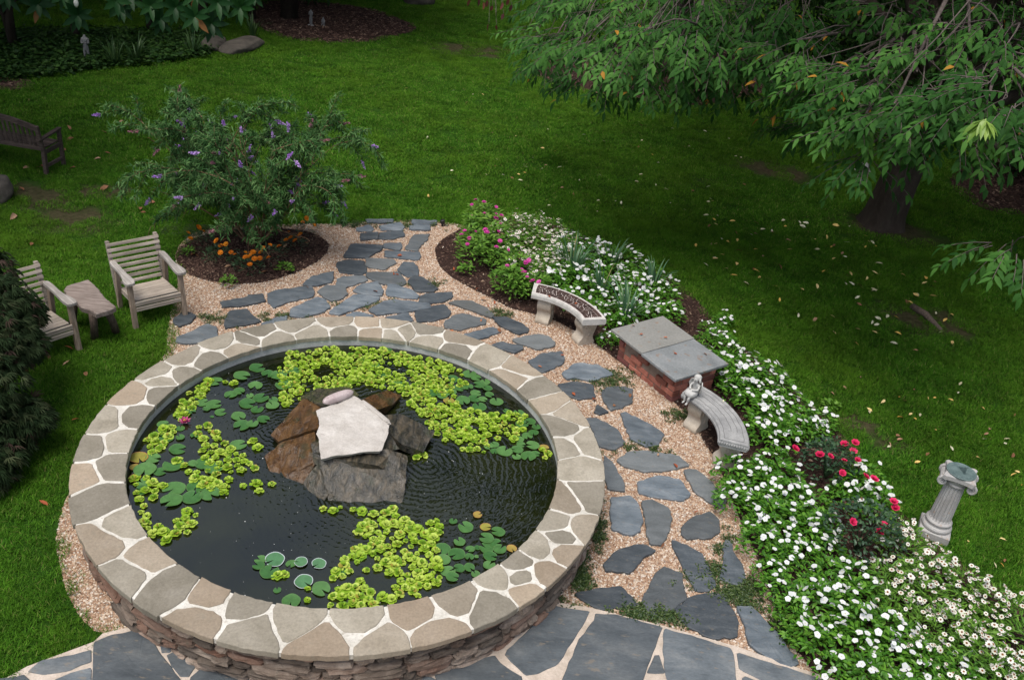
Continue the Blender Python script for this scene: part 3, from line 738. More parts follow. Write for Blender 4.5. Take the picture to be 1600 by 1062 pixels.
scatter('bark_chips', np.c_[np.concatenate([PC, PF]), np.full(n, .014)], rng.uniform(-.45, .45, (n, 3)) + np.c_[np.zeros(n), np.zeros(n), rng.uniform(0, 6.28, n)],
        np.concatenate([rng.uniform(.02, .065, n1), rng.uniform(.05, .13, n2)]), rng.randint(0, 3, n), rng.rand(n), chips)
# low weeds and moss between the stepping stones
mk('moss', leaf_mat, (0.020, 0.045, 0.012), (0.045, 0.085, 0.02), (0.09, 0.13, 0.035))
def weed_mesh(seed, R, n, l):
    r = np.random.RandomState(seed); a = r.uniform(0, 6.28, n); q = R * np.sqrt(r.rand(n)); P = np.c_[q * np.cos(a), q * np.sin(a), r.uniform(0, .02, n)]
    b = r.uniform(0, 6.28, n); D = np.c_[np.cos(b), np.sin(b), r.uniform(.1, .9, n)]; V, F = leaves(P, D, np.tile([0, 0, 1.0], (n, 1)), r.uniform(.5, 1.2, n) * l, l * .45, cheap=True)
    o = npobj('weed', V, F, M['moss'], None, True, None, np.repeat(r.rand(n), 4)); me = o.data; bpy.data.objects.remove(o); return me
wsp = [(1110, 895, 40, 22, 90), (1160, 930, 45, 25, 110), (960, 945, 45, 10, 60), (1010, 958, 50, 10, 70), (1060, 965, 30, 12, 50), (905, 870, 10, 40, 60), (935, 830, 6, 30, 40), (985, 700, 45, 15, 60), (940, 600, 40, 20, 50), (960, 590, 30, 12, 40),
       (640, 447, 60, 8, 40), (560, 480, 60, 10, 30), (780, 490, 20, 8, 20), (1230, 990, 30, 25, 50), (880, 690, 15, 15, 20), (430, 500, 70, 10, 40), (640, 355, 50, 6, 50), (570, 352, 40, 6, 40), (330, 500, 40, 10, 30), (1140, 850, 20, 20, 20), (905, 912, 18, 14, 40), (860, 935, 20, 6, 30), (300, 360, 40, 10, 60), (1060, 650, 30, 10, 20), (330, 395, 20, 8, 10)]
WP = []
for cx_, cy_, rx, ry, k in wsp:
    for _ in range(k): WP.append(at2(cx_ + rng.normal(0, rx * .55), cy_ + rng.normal(0, ry * .55)))
WP = np.array(WP); WP = WP[np.hypot(WP[:, 0], WP[:, 1]) > 2.13]
on = np.zeros(len(WP), bool)
for poly in STEP_POLYS: on |= inpoly(WP, poly)
WP = WP[~on | (rng.rand(len(WP)) < .06)]; n = len(WP)
scatter('creeping_weeds', np.c_[WP, np.full(n, .012)], np.c_[np.zeros((n, 2)), rng.uniform(0, 6.28, n)], rng.uniform(.5, 1.3, n), rng.randint(0, 3, n), rng.rand(n), [weed_mesh(70 + i, .05, 26, .026) for i in range(3)])
# ---------------------------------------------------------------- things: fountain rocks
import bmesh
from mathutils import noise as mnoise
mk('pale_stone', stone_mat, [(0.25, (0.33, 0.30, 0.265)), (0.55, (0.45, 0.42, 0.385)), (0.8, (0.55, 0.525, 0.49))], 5.0, 0.75, 0.4, None, 0.1, 0.3)
mk('cobble', stone_mat, [(0.3, (0.30, 0.22, 0.22)), (0.7, (0.52, 0.45, 0.44))], 10.0, 0.7, 0.3, ((0.65, 0.6, 0.58), 0.5), 0.1)
def wet_rock(name, stops, rough):
    t = NT(name); co = t.pos()
    st = t.n('ShaderNodeMapping'); st.inputs['Scale'].default_value = (7, 2.2, 7); t.l(co, st.inputs[0])
    n1 = t.noise(st.outputs[0], 2.4, 6, 0.68, 0.8); n2 = t.noise(co, 34, 5, 0.7)
    c = t.mix(0.55, t.ramp(n1, stops), t.ramp(n2, [(0.3, 0.4), (0.7, 1.4)]), 'MULTIPLY')
    g = t.noise(co, 5.5, 4, 0.6); c = t.mix(t.ramp(g, [(0.56, 0.0), (0.68, 0.7)]), c, (0.022, 0.030, 0.012))
    w = t.ramp(t.noise(co, 3.6, 3), [(0.40, rough), (0.60, rough * .35)])
    h = t.math('ADD', n1, t.math('MULTIPLY', n2, 0.5)); t.bsdf(c, w, t.bump(h, 0.8, 0.02), 0.5); return t.m
M['wet_brown'] = wet_rock('wet_brown_rock', [(0.3, (0.016, 0.009, 0.004)), (0.48, (0.070, 0.033, 0.010)), (0.72, (0.14, 0.075, 0.028))], 0.38)
M['wet_grey'] = wet_rock('wet_grey_rock', [(0.32, (0.010, 0.012, 0.012)), (0.5, (0.050, 0.044, 0.032)), (0.72, (0.13, 0.100, 0.065))], 0.30)
def slab3(name, pts, th, mat, jit=0.012, seed=0, cuts=4, down=0.35):
    """a broken slab: its top outline in 3-D, th thick"""
    bm = bmesh.new(); P = [Vector(p) for p in pts]; vs = [bm.verts.new(p) for p in P]; f = bm.faces.new(vs); f.normal_update()
    if f.normal.z < 0: f.normal_flip()
    n = f.normal.copy(); r = bmesh.ops.extrude_face_region(bm, geom=[f])
    nv = [e for e in r['geom'] if isinstance(e, bmesh.types.BMVert)]
    c = sum((v.co for v in nv), Vector()) / len(nv)
    for v in nv: v.co = v.co - n * th - Vector((0, 0, th * down)) + (c - v.co) * 0.06
    bmesh.ops.recalc_face_normals(bm, faces=bm.faces)
    bmesh.ops.triangulate(bm, faces=[f for f in bm.faces if len(f.verts) > 4])
    bmesh.ops.subdivide_edges(bm, edges=bm.edges[:], cuts=cuts, use_grid_fill=True)
    for v in bm.verts:
        q = v.co * 9 + Vector((seed * 3.7, 0, 0)); o = mnoise.noise_vector(q) * jit + mnoise.noise_vector(q * 3.1) * jit * .5
        v.co += o
    c0 = sum((v.co for v in bm.verts), Vector()) / len(bm.verts)
    for v in bm.verts: v.co -= c0
    me = bpy.data.meshes.new(name); bm.to_mesh(me); bm.free(); me.materials.append(mat)
    a = me.attributes.new('var', 'FLOAT', 'POINT'); a.data.foreach_set('value', np.full(len(me.vertices), random.random(), np.float32))
    o = bpy.data.objects.new(name, me); link(o); o.location = c0; return o
A3 = lambda *q: [at(x, y, z) for x, y, z in q]
GR = 'rocks of the pond fountain'
tag(slab3('fountain_slab', A3((493, 642, .62), (502, 637, .62), (528, 629, .615), (552, 618, .62), (560, 621, .622), (583, 643, .62), (608, 665, .62), (604, 684, .618), (597, 704, .62), (570, 705, .624), (545, 709, .62), (520, 713, .618), (503, 717, .62), (499, 703, .62), (498, 688, .62), (495, 678, .62), (500, 664, .62), (497, 652, .62)), .035, M['pale_stone'], .009, 1, 4, 0), 'pale flat pentagonal slab lying on top of the fountain rocks', 'rock', GR)
tag(slab3('fountain_rock', A3((499, 714, .57), (560, 706, .575), (606, 700, .57), (637, 712, .50), (634, 748, .43), (628, 786, .345), (590, 790, .335), (560, 796, .33), (535, 785, .345), (513, 783, .345)), .10, M['wet_grey'], .016, 2), 'wide grey wet slab leaning under the front of the pale slab', 'rock', GR)
tag(slab3('fountain_rock', A3((424, 680, .40), (446, 652, .45), (474, 622, .50), (500, 632, .555), (498, 668, .56), (470, 676, .49), (434, 690, .39)), .06, M['wet_brown'], .014, 3), 'upper rust brown wet slab sloping into the water opposite the bright floating drift', 'rock', GR)
tag(slab3('fountain_rock', A3((412, 712, .365), (440, 690, .43), (492, 674, .54), (497, 712, .53), (488, 735, .43), (470, 757, .345), (440, 745, .34), (420, 736, .35)), .09, M['wet_brown'], .018, 4), 'lower rust brown wet rock with a mossy lip, below the upper brown slab', 'rock', GR)
tag(slab3('fountain_rock', A3((600, 648, .575), (625, 645, .55), (655, 660, .48), (678, 675, .43), (661, 706, .40), (630, 694, .48), (606, 676, .57)), .06, M['wet_grey'], .014, 5), 'dark wet slab jutting out towards the open water beside the ripple rings', 'rock', GR)
tag(slab3('fountain_rock', A3((565, 624, .53), (607, 608, .44), (627, 618, .40), (612, 632, .42), (588, 640, .53)), .09, M['wet_brown'], .014, 6), 'dark mossy block behind the pale strip of stone', 'rock', GR)
tag(slab3('fountain_rock', A3((470, 618, .46), (500, 606, .42), (548, 604, .42), (562, 616, .55), (530, 630, .58), (500, 634, .57)), .10, M['wet_grey'], .016, 7), 'grey rock under the speckled oval cobble at the back of the fountain', 'rock', GR)
tag(slab3('fountain_rock', A3((600, 690, .56), (612, 684, .54), (625, 700, .47), (612, 703, .48), (598, 702, .55)), .07, M['wet_grey'], .010, 8), 'small angular rock wedged between the leaning front slab and the jutting dark slab', 'rock', GR)
tag(slab3('fountain_rock', A3((488, 735, .44), (500, 716, .54), (512, 770, .40), (506, 786, .33), (480, 775, .32), (470, 758, .33)), .12, M['wet_grey'], .014, 9), 'black rounded rock low in the gap beside the leaning front slab', 'rock', GR)
rk = MB(); rk.rock((0, 0, 0), (.66, .62, .34), None, 0, .4, .10, 5, .2)
tag(rk.build('fountain_rock', M['wet_grey'], loc=(0.02, -0.02, .40)), 'dark core boulder holding up the other fountain rocks', 'rock', GR)
rk = MB(); d = at(608, 662, .64) - at(566, 628, .64)
rk.rock((0, 0, 0), (d.length, .045, .04), Matrix.Rotation(math.atan2(d.y, d.x), 3, 'Z'), 0, .35, .10, 9, .5)
tag(rk.build('fountain_rock', M['pale_stone'], loc=(at(608, 662, .61) + at(566, 628, .61)) / 2), 'thin pale strip of stone lying along one edge of the pale slab', 'rock', GR)
d = at(550, 612, .65) - at(506, 628, .65)
rk = MB(); rk.rock((0, 0, 0), (d.length * 1.02, .085, .075), Matrix.Rotation(math.atan2(d.y, d.x), 3, 'Z'), 0, .85, .04, 12, .5)
ob = rk.build('cobble', M['cobble'], smooth=True, loc=(at(550, 612, .65) + at(506, 628, .65)) / 2); tag(ob, 'speckled oval cobble balanced on the back edge of the pale slab', 'stone')
ms = ob.modifiers.new('smooth', 'SUBSURF'); ms.levels = ms.render_levels = 2

# ---------------------------------------------------------------- weathered wooden chairs, table, park bench
mk('teak', wood_mat, (0.21, 0.17, 0.135), (0.52, 0.46, 0.39), 0)
mk('teak_grey', wood_mat, (0.20, 0.18, 0.16), (0.46, 0.43, 0.40), 1)
mk('teak_leg', wood_mat, (0.16, 0.12, 0.085), (0.40, 0.32, 0.25), 2)
mk('slab_wood', wood_mat, (0.10, 0.075, 0.060), (0.36, 0.30, 0.27), 0)
mk('log', wood_mat, (0.045, 0.032, 0.025), (0.19, 0.14, 0.11), 2)
mk('dark_teak', wood_mat, (0.035, 0.024, 0.020), (0.11, 0.082, 0.070), 0)
def make_armchair(mats):
    slat, arm, leg = mats
    r = empty('armchair'); w = .29
    for s in (-1, 1):
        b = MB(); b.beam((s * w, -.05, .0), (s * w, .0, .575), .055, .055, (0, 1, 0), 0, .005); b.build('leg', leg, r)
        b = MB(); b.beam((s * (w - .01), .49, .0), (s * (w - .01), .42, .57), .05, .06, (0, 1, 0), 0, .005); b.build('leg', leg, r)
        b = MB(); b.beam((s * (w - .045), .02, .29), (s * (w - .045), .50, .25), .03, .07, (0, 0, 1), 0, .004); b.build('side_rail', slat, r)
        # arm rest: a board that swells towards the front
        outl = []
        for y, a, c in ((.55, -.035, .030), (.42, -.036, .034), (.28, -.040, .026), (.14, -.050, .034), (.03, -.058, .058), (-.045, -.055, .062), (-.085, -.035, .045)):
            outl.append((y, a, c))
        poly = [(s * (w + c), y) for y, a, c in outl] + [(s * (w + a), y) for y, a, c in outl[::-1]]
        b = MB(); b.slab(chaikin(poly, 1, .2), .575, .608, .008, 0, random.random()); b.build('armrest', arm, r)
    b = MB()
    for k in range(7):
        y = .02 + k * .066; b.box((0, y, .335 - .06 * (y / .5)), (.50, .055, .022), None, 0, .004, random.random(), .0015)
    b.build('seat', slat, r)
    b = MB(); b.box((0, -.036, .305), (.635, .022, .055), None, 0, .004, random.random()); b.box((0, -.040, .238), (.635, .022, .050), None, 0, .004, random.random()); b.build('front_rail', slat, r)
    p0, p1 = Vector((0, .50, .25)), Vector((0, .66, .80)); d = (p1 - p0)
    b = MB()
    for k in range(8):
        p = p0 + d * (.14 + k * .115); hw = .605 if k >= 4 else .50
        M3 = Matrix.Rotation(-math.atan2(d.y, d.z), 3, 'X')
        b.box((0, p.y - .022, p.z), (hw, .020, .038), M3, 0, .004, random.random(), .0015)
    b.build('backrest', slat, r)
    for s in (-1, 1):
        b = MB(); b.beam((s * (w - .012), p0.y + .005, p0.z - .08), (s * (w - .012), p1.y + .01, p1.z + .005), .04, .055, (0, 1, 0), 0, .004); b.build('back_post', slat, r)
    return r
ch = make_armchair((M['teak'], M['teak_grey'], M['teak_leg']))
fr, fl = at(289, 491), at(208, 511); mid = (fr + fl) / 2; dv = fr - fl
ch.scale = (.94, .94, .94); ch.location = (mid.x, mid.y, 0); ch.rotation_euler = (0, 0, math.atan2(dv.y, dv.x))
tag(ch, 'whole weathered grey wooden slatted armchair with one foot on slate', 'chair', 'wooden garden armchairs')
c2 = copy_tree(ch); f2 = at(123, 543); a2 = math.atan2(dv.y, dv.x) + .16
c2.location = (f2.x - .29 * math.cos(a2), f2.y - .29 * math.sin(a2), 0); c2.rotation_euler = (0, 0, a2)
tag(c2, 'wooden armchair half hidden behind the feathery dark maple', 'chair', 'wooden garden armchairs')

tb = empty('side_table'); TZ = .43
tp = [at2(*q, TZ) for q in [(100, 452), (104, 446), (138, 436), (150, 447), (168, 468), (181, 479), (166, 486), (150, 490), (140, 484), (127, 480), (121, 472), (106, 462)]]
tc = np.mean(tp, 0); tb.location = (tc[0], tc[1], 0)
b = MB(); b.slab(ragged(np.array(tp) - tc, .006, .05, 4), TZ - .055, TZ, .012, 0, .6, .002); o = b.build('table_top', M['slab_wood'], tb)
for q, zt in (((148, 529), (145, 486)), ((182, 520), (170, 478)), ((113, 506), (112, 462)), ((150, 490), (142, 450))):
    p = np.array(at2(*q)) - tc; t = (np.array(at2(*zt, TZ)) - tc) * .86
    b = MB(); b.tube([(p[0], p[1], 0), (p[0] * .6 + t[0] * .4 + .006, p[1] * .6 + t[1] * .4, .17), (t[0], t[1], TZ - .05)], [.042, .038, .041], 9); b.build('leg', M['log'], tb, True)
tag(tb, 'rustic plank side table on rough log legs between two armchairs', 'table')

pb = empty('park_bench'); L = 1.25
for s in (0, 1):
    x = -L * s
    b = MB(); b.beam((x, .0, 0), (x, .02, .34), .055, .055, (0, 1, 0)); b.beam((x, .02, .34), (x, -.05, .74), .055, .045, (0, 1, 0)); b.build('leg', M['dark_teak'], pb)
    b = MB(); b.beam((x, .42, 0), (x, .42, .545), .05, .05, (0, 1, 0)); b.build('leg', M['dark_teak'], pb)
    b = MB(); b.beam((x, -.08, .53), (x, .46, .565), .065, .03, (0, 0, 1), 0, .006); b.build('armrest', M['teak_grey'] if False else M['dark_teak'], pb)
    b = MB(); b.beam((x, .02, .13), (x, .42, .13), .03, .05); b.beam((x, .02, .33), (x, .42, .34), .03, .06); b.build('side_rail', M['dark_teak'], pb)
b = MB()
for k in range(5): b.box((-L / 2, .06 + k * .085, .375), (L - .06, .07, .022), None, 0, .004, random.random())
b.build('seat', M['dark_teak'], pb)
b = MB()
N = 14
for k in range(N):
    x0, x1 = -L * k / N, -L * (k + 1) / N; z = lambda x: .70 + .10 * math.sin(math.pi * -x / L)
    b.beam((x0, -.045, z(x0)), (x1, -.045, z(x1)), .03, .075, (0, 0, 1), 0, 0)
b.box((-L / 2, -.005, .40), (L, .03, .06), None, 0, .004)
for k in range(16):
    x = -.09 - k * (L - .18) / 15; b.beam((x, -.005, .42), (x, -.042, .69 + .10 * math.sin(math.pi * -x / L) - .02), .042, .016, (0, 1, 0))
b.build('backrest', M['dark_teak'], pb)
p = at(73, 274); q = at(98, 264); pb.location = (p.x, p.y, 0); e0, e1 = at(66, 246, .34), at(2, 235, .34); pb.rotation_euler = (0, 0, math.atan2(e0.y - e1.y, e0.x - e1.x))
tag(pb, 'dark slatted park bench seen from behind, facing the far lawn', 'bench')

# ---------------------------------------------------------------- curved stone benches, fairy figure
mk('white_stone', stone_mat, [(0.25, (0.36, 0.35, 0.32)), (0.55, (0.52, 0.505, 0.47)), (0.8, (0.62, 0.60, 0.56))], 9.0, 0.85, 0.4, ((0.20, 0.21, 0.21), 0.5), 0.1)
mk('cream_stone', stone_mat, [(0.25, (0.34, 0.29, 0.22)), (0.55, (0.50, 0.44, 0.36)), (0.8, (0.60, 0.55, 0.47))], 7.0, 0.85, 0.5, None, 0.1)
mk('grey_stone', stone_mat, [(0.25, (0.19, 0.19, 0.19)), (0.55, (0.30, 0.30, 0.295)), (0.8, (0.40, 0.395, 0.38))], 9.0, 0.85, 0.4, ((0.12, 0.12, 0.115), 0.5), 0.1)
mk('mosaic_brown', stone_mat, [(0.3, (0.030, 0.017, 0.014)), (0.7, (0.075, 0.045, 0.037))], 20.0, 0.55, 0.2, None, 0.6)
mk('mosaic_grout', stone_mat, [(0.3, (0.52, 0.45, 0.43)), (0.7, (0.66, 0.60, 0.57))], 20.0, 0.85, 0.2, None, 0.0)
mk('seam', stone_mat, [(0.3, (0.05, 0.05, 0.05)), (0.7, (0.10, 0.10, 0.10))], 20.0, 0.9, 0.2, None, 0.0)
def ring_sector(b, r0, r1, a0, a1, prof, n=28, mi=0, var=.5):
    """bar with a closed (dr along width 0..1, z) profile swept along an arc, ends closed"""
    m = len(prof); V = []; F = []
    for i in range(n + 1):
        a = a0 + (a1 - a0) * i / n
        for u, z in prof:
            r = r0 + (r1 - r0) * u; V.append((r * math.cos(a), r * math.sin(a), z))
    for i in range(n):
        for k in range(m): F.append((i * m + k, (i + 1) * m + k, (i + 1) * m + (k + 1) % m, i * m + (k + 1) % m))
    F.append(tuple(range(m))); F.append(tuple(n * m + k for k in range(m))[::-1]); b.add(V, F, mi, var)
def volute_leg(b, x0, x1, w, z1, mi=0):
    """S-scroll leg: silhouette in the radial plane (x), extruded across (w)"""
    out = [(0, 0), (.98, 0), (1.0, .10), (.86, .20), (.80, .34), (.88, .52), (.98, .70), (1.0, .84), (.94, 1.0), (.06, 1.0), (-.06, .90), (-.10, .76), (-.04, .62), (.08, .52), (.14, .40), (.08, .30), (-.08, .22), (-.16, .12), (-.12, 0)]
    P = chaikin([(x0 + (x1 - x0) * u, z1 * v) for u, v in out], 2)
    n = len(P); c = P.mean(0); V = []; F = []
    for sy, sc in ((-.5, .94), (-.42, 1), (.42, 1), (.5, .94)):
        for q in P: e = c + (q - c) * sc; V.append((e[0], sy * w, e[1] if sc == 1 else max(0.0, e[1])))
    for k in range(3):
        for i in range(n): F.append((k * n + i, k * n + (i + 1) % n, (k + 1) * n + (i + 1) % n, (k + 1) * n + i))
    F.append(tuple(range(n))[::-1]); F.append(tuple(3 * n + i for i in range(n)))
    b.add(V, F, mi, .5)
    # carved scroll on both cheeks
    for s in (-1, 1):
        for (cx_, cz_, rr) in ((.30, .72, .17), (.55, .38, .14)):
            pts = []
            for k in range(16):
                a = k * .62; q = rr * (1 - k / 17); pts.append((x0 + (x1 - x0) * (cx_ + q * math.cos(a)), s * w * .5, z1 * (cz_ + q * .8 * math.sin(a))))
            b.tube(pts, .008, 5, mi)
def curved_bench(center, amid, half, r0, r1, ztop, kind):
    r = empty('stone_bench', (center[0], center[1], 0)); mt = M['white_stone'] if kind == 'mosaic' else M['grey_stone']
    th = .075; a0, a1 = amid - half, amid + half; b = MB()
    prof = [(.05, ztop - th), (.95, ztop - th), (1.0, ztop - th + .015), (1.0, ztop - .02), (.975, ztop), (.025, ztop), (0, ztop - .02), (0, ztop - th + .015)]
    ring_sector(b, r0, r1, a0, a1, prof); b.build('seat', mt, r)
    for s in (-1, 1):
        a = amid + s * half * .62; lb = MB(); volute_leg(lb, .0, r1 - r0 - .09, .17, ztop - th - .002)
        o = lb.build('leg', M['cream_stone'] if kind == 'mosaic' else M['cream_stone'], r); o.location = ((r0 + .055) * math.cos(a), (r0 + .055) * math.sin(a), .0); o.rotation_euler = (0, 0, a)
    return r, a0, a1
B1, a0, a1 = curved_bench((1.37, 2.60), rad(51.9), rad(34.0), .69, .98, .405, 'mosaic')
tag(B1, 'curved white stone bench with dark brown mosaic seat', 'bench', 'curved garden benches')
g = MB(); ring_sector(g, .69 + .030, .98 - .030, a0 + .045, a1 - .045, [(0, .4045), (1, .4045), (1, .4075), (0, .4075)]); g.build('mosaic_grout', M['mosaic_grout'], B1)
def mosaic_cells(W_, H_, n, seed, gap=.0026):
    r = np.random.RandomState(seed); P = r.rand(n, 2) * [W_, H_]; res = []
    for i in range(n):
        poly = [np.array(q) for q in ((0, 0), (W_, 0), (W_, H_), (0, H_))]
        for j in np.argsort(np.linalg.norm(P - P[i], axis=1))[1:16]:
            d = P[j] - P[i]; nr = d / np.linalg.norm(d); c0 = nr @ ((P[i] + P[j]) / 2) - gap; new = []
            for k in range(len(poly)):
                a, b_ = poly[k], poly[(k + 1) % len(poly)]; da, db = nr @ a - c0, nr @ b_ - c0
                if da <= 0: new.append(a)
                if da * db < 0: new.append(a + (b_ - a) * da / (da - db))
            poly = new
            if len(poly) < 3: break
        if len(poly) >= 3: res.append(np.array(poly))
    return res
ms_ = MB(); rA, rB = .725, .945; Ls = (a1 - a0 - .10) * .835
rows = [(0.004, .050, None), (.054, .166, 58), (.170, .216, None)]
for lo, hi, nc in rows:
    if nc is None:
        s = 0.003
        while s < Ls - .02:
            w = min(random.uniform(.09, .16), Ls - .003 - s); cells_ = [np.array([(s, lo), (s + w - .005, lo), (s + w - .005, hi), (s, hi)])]; s += w
            for c_ in cells_:
                cc = ragged(c_, 0, .03); th_ = a0 + .05 + cc[:, 0] / .835; rr = rA + cc[:, 1]; ms_.slab(np.c_[rr * np.cos(th_), rr * np.sin(th_)], .4076, .4105, .0012)
    else:
        for c_ in mosaic_cells(Ls - .006, hi - lo, nc, 5):
            cc = c_ + [.003, lo]; th_ = a0 + .05 + cc[:, 0] / .835; rr = rA + cc[:, 1]; ms_.slab(np.c_[rr * np.cos(th_), rr * np.sin(th_)], .4076, .4105, .0012)
ms_.build('mosaic', M['mosaic_brown'], B1)
B2, a0, a1 = curved_bench((2.66, 1.01), rad(21.7), rad(34.5), .68, .96, .405, 'plain')
tag(B2, 'curved plain grey stone bench that carries the seated fairy figure', 'bench', 'curved garden benches')
cr_ = MB()
for rr in (.68 + .045, .96 - .05, .80, .86):
    pts = [((rr + .004 * math.sin(k * 1.7)) * math.cos(a0 + .05 + (a1 - a0 - .1) * k / 20), (rr + .004 * math.sin(k * 1.7)) * math.sin(a0 + .05 + (a1 - a0 - .1) * k / 20), .405) for k in (range(21) if rr < .75 or rr > .9 else range(3, 18))]
    cr_.tube(pts, .0022, 4)
for aa in (a0 + .05, a1 - .05): cr_.tube([((.725 + k * .037) * math.cos(aa), (.725 + k * .037) * math.sin(aa), .405) for k in range(6)], .0025, 4)
cr_.build('seam', M['seam'], B2)
bd = MB()
for i in range(56):
    a = a0 + (a1 - a0) * (i + .5) / 56
    for rr in (.678, .962): bd.rock((rr * math.cos(a), rr * math.sin(a), .368), (.016, .017, .03), Matrix.Rotation(a, 3, 'Z'), 0, .8, .05, i, .5)
for aa in (a0, a1):
    for k in range(12): rr = .69 + k * .0235; bd.rock((rr * math.cos(aa), rr * math.sin(aa), .368), (.02, .016, .03), Matrix.Rotation(aa, 3, 'Z'), 0, .8, .05, k, .5)
bd.build('carved_border', M['grey_stone'], B2, True)

mk('fairy_stone', stone_mat, [(0.25, (0.36, 0.355, 0.34)), (0.7, (0.52, 0.515, 0.49))], 14.0, 0.85, 0.25, None, 0.0)
def skin_obj(name, verts, edges, radii, mat, parent=None, sub=2):
    me = bpy.data.meshes.new(name); me.from_pydata(verts, edges, []); me.materials.append(mat)
    o = bpy.data.objects.new(name, me); link(o, parent)
    sk = o.modifiers.new('skin', 'SKIN'); sk.use_smooth_shade = True
    lay = me.skin_vertices[0] if me.skin_vertices else None
    if lay is None:
        bpy.context.view_layer.objects.active = o; o.select_set(True)
        bpy.ops.mesh.customdata_skin_add(); lay = me.skin_vertices[0]
    for i, q in enumerate(radii): lay.data[i].radius = (q, q) if np.isscalar(q) else q
    lay.data[0].use_root = True
    ss = o.modifiers.new('subdivide', 'SUBSURF'); ss.levels = ss.render_levels = sub
    return o
# local frame: faces -y, seat at z = 0; sits with crossed arms on drawn up knees, shins over the edge
fy = empty('fairy_statue', (2.66 + .735 * math.cos(rad(48)), 1.01 + .735 * math.sin(rad(48)), .407), rad(48 - 90 - 8)); FS = 1.0
V_ = [(0, .02, .035), (0, .028, .075), (0, .015, .125), (0, -.002, .150), (0, -.010, .172), (0, -.016, .200), (0, -.014, .222)]
R_ = [.040, .030, .034, .016, .021, .031, .020]
E_ = [(0, 1), (1, 2), (2, 3), (3, 4), (4, 5), (5, 6)]
def limb(pts, rr, root):
    i0 = len(V_)
    for k, (p, q) in enumerate(zip(pts, rr)): V_.append(p); R_.append(q); E_.append((root if k == 0 else i0 + k - 1, i0 + k))
for s in (-1, 1):
    limb([(s * .028, -.005, .032), (s * .034, -.075, .055), (s * .026, -.098, .0), (s * .020, -.094, -.055), (s * .022, -.125, -.072)], [.023, .019, .015, .010, .010], 0)
    limb([(s * .040, .008, .128), (s * .052, -.018, .095), (s * .012, -.062, .082)], [.014, .011, .009], 2)
skin_obj('body', [tuple(c * FS for c in v) for v in V_], E_, R_, M['fairy_stone'], fy)
hb = MB(); hb.rock((0, .004, .212), (.066, .066, .056), None, 0, .9, .05, 3)
for s in (-1, 1): hb.tube([(s * .026, -.002, .215), (s * .036, .006, .18), (s * .034, .012, .14)], [.014, .013, .005], 7)
hb.build('hair', M['fairy_stone'], fy, True)
fb = MB(); fb.rock((0, -.046, .196), (.010, .014, .014), None, 0, .8, 0, 1)
for s in (-1, 1): fb.rock((s * .012, -.041, .203), (.010, .006, .006), None, 0, .8, 0, 1)
fb.rock((0, -.041, .184), (.016, .006, .006), None, 0, .8, 0, 1); fb.build('face', M['fairy_stone'], fy, True)
for s in (-1, 1):    # leaf shaped wings that curl forward round the shoulders
    out = [(0, .0), (.030, .03), (.055, .07), (.066, .11), (.058, .145), (.035, .165), (.012, .15), (.0, .10)]
    Vw = []; 
    for x, z in out: yy = .040 - .9 * x + .004; Vw += [(s * (x + .018), yy + .012, z + .005), (s * (x + .018), yy + .003, z + .005)]
    Fw = []; nn = len(out)
    for k in range(nn): j = (k + 1) % nn; Fw.append((2 * k, 2 * j, 2 * j + 1, 2 * k + 1))
    Fw.append(tuple(2 * k for k in range(nn))); Fw.append(tuple(2 * k + 1 for k in range(nn))[::-1])
    w_ = MB(); w_.add(Vw, Fw); w_.tube([Vw[2 * k] for k in range(nn)], .0055, 5); w_.build('wing', M['fairy_stone'], fy, True)
sk_ = MB(); sk_.rock((0, -.045, .038), (.105, .125, .07), None, 0, .7, .08, 8); sk_.build('skirt', M['fairy_stone'], fy, True)
tag(fy, 'small grey stone fairy sitting on the end of a curved bench', 'statue')

# ---------------------------------------------------------------- brick box with two slate lids
mk('brick', stone_mat, [(0.25, (0.26, 0.090, 0.064)), (0.55, (0.40, 0.150, 0.105)), (0.8, (0.49, 0.22, 0.16))], 8.0, 0.85, 0.5, ((0.10, 0.05, 0.05), 0.5), 1.0, 0.25, ((0.14, 0.055, 0.055), 0.8))
mk('lid', stone_mat, [(0.3, (0.17, 0.185, 0.19)), (0.55, (0.25, 0.265, 0.27)), (0.8, (0.32, 0.325, 0.315))], 3.0, 0.6, 0.3, ((0.21, 0.125, 0.07), 0.6), 0.5, 0.35, ((0.20, 0.19, 0.165), 0.8))
mk('brick_mortar', stone_mat, [(0.3, (0.17, 0.12, 0.09)), (0.7, (0.30, 0.23, 0.18))], 9, 0.9, 0.4, None, 0)
bx = empty('brick_box'); LT = .385
A = Vector(at2(955, 514, LT) + (0,)); Cc = Vector(at2(1056, 592, LT) + (0,)); u = (Cc - A).normalized(); v = Vector((-u.y, u.x, 0)); LL = (Cc - A).length; DD = .78
bx.location = (A.x, A.y, 0); bx.rotation_euler = (0, 0, math.atan2(u.y, u.x))
Lx, Ly = LL - .15, DD - .17; ox, oy = .07, .10
bk = MB(); course = .072; nb = 5
for row in range(nb):
    z = course * (row + .5) - .01
    for side in range(4):
        ln = Lx if side % 2 == 0 else Ly; s = -.5 * (row % 2) * .215
        while s < ln - .03:
            e = min(s + .205, ln); st_ = max(s, 0)
            if e - st_ > .05:
                out = random.uniform(-.003, .004); w = e - st_
                if row in (2, 3) and side == 0: out += .022 if (int((s + 1) / .215) + row) % 2 else -.022; w *= .86
                c0 = st_ + (e - st_) / 2
                px_, py_ = [(c0, .05 - out), (Lx - .05 + out, c0), (c0, Ly - .05 + out), (.05 - out, c0)][side]
                bk.box((ox + px_, oy + py_, z), (w - .008, .1, course - .009) if side % 2 == 0 else (.1, w - .008, course - .009), None, 0, .006, random.random(), .002)
            s += .215
bk.build('brickwork', M['brick'], bx)
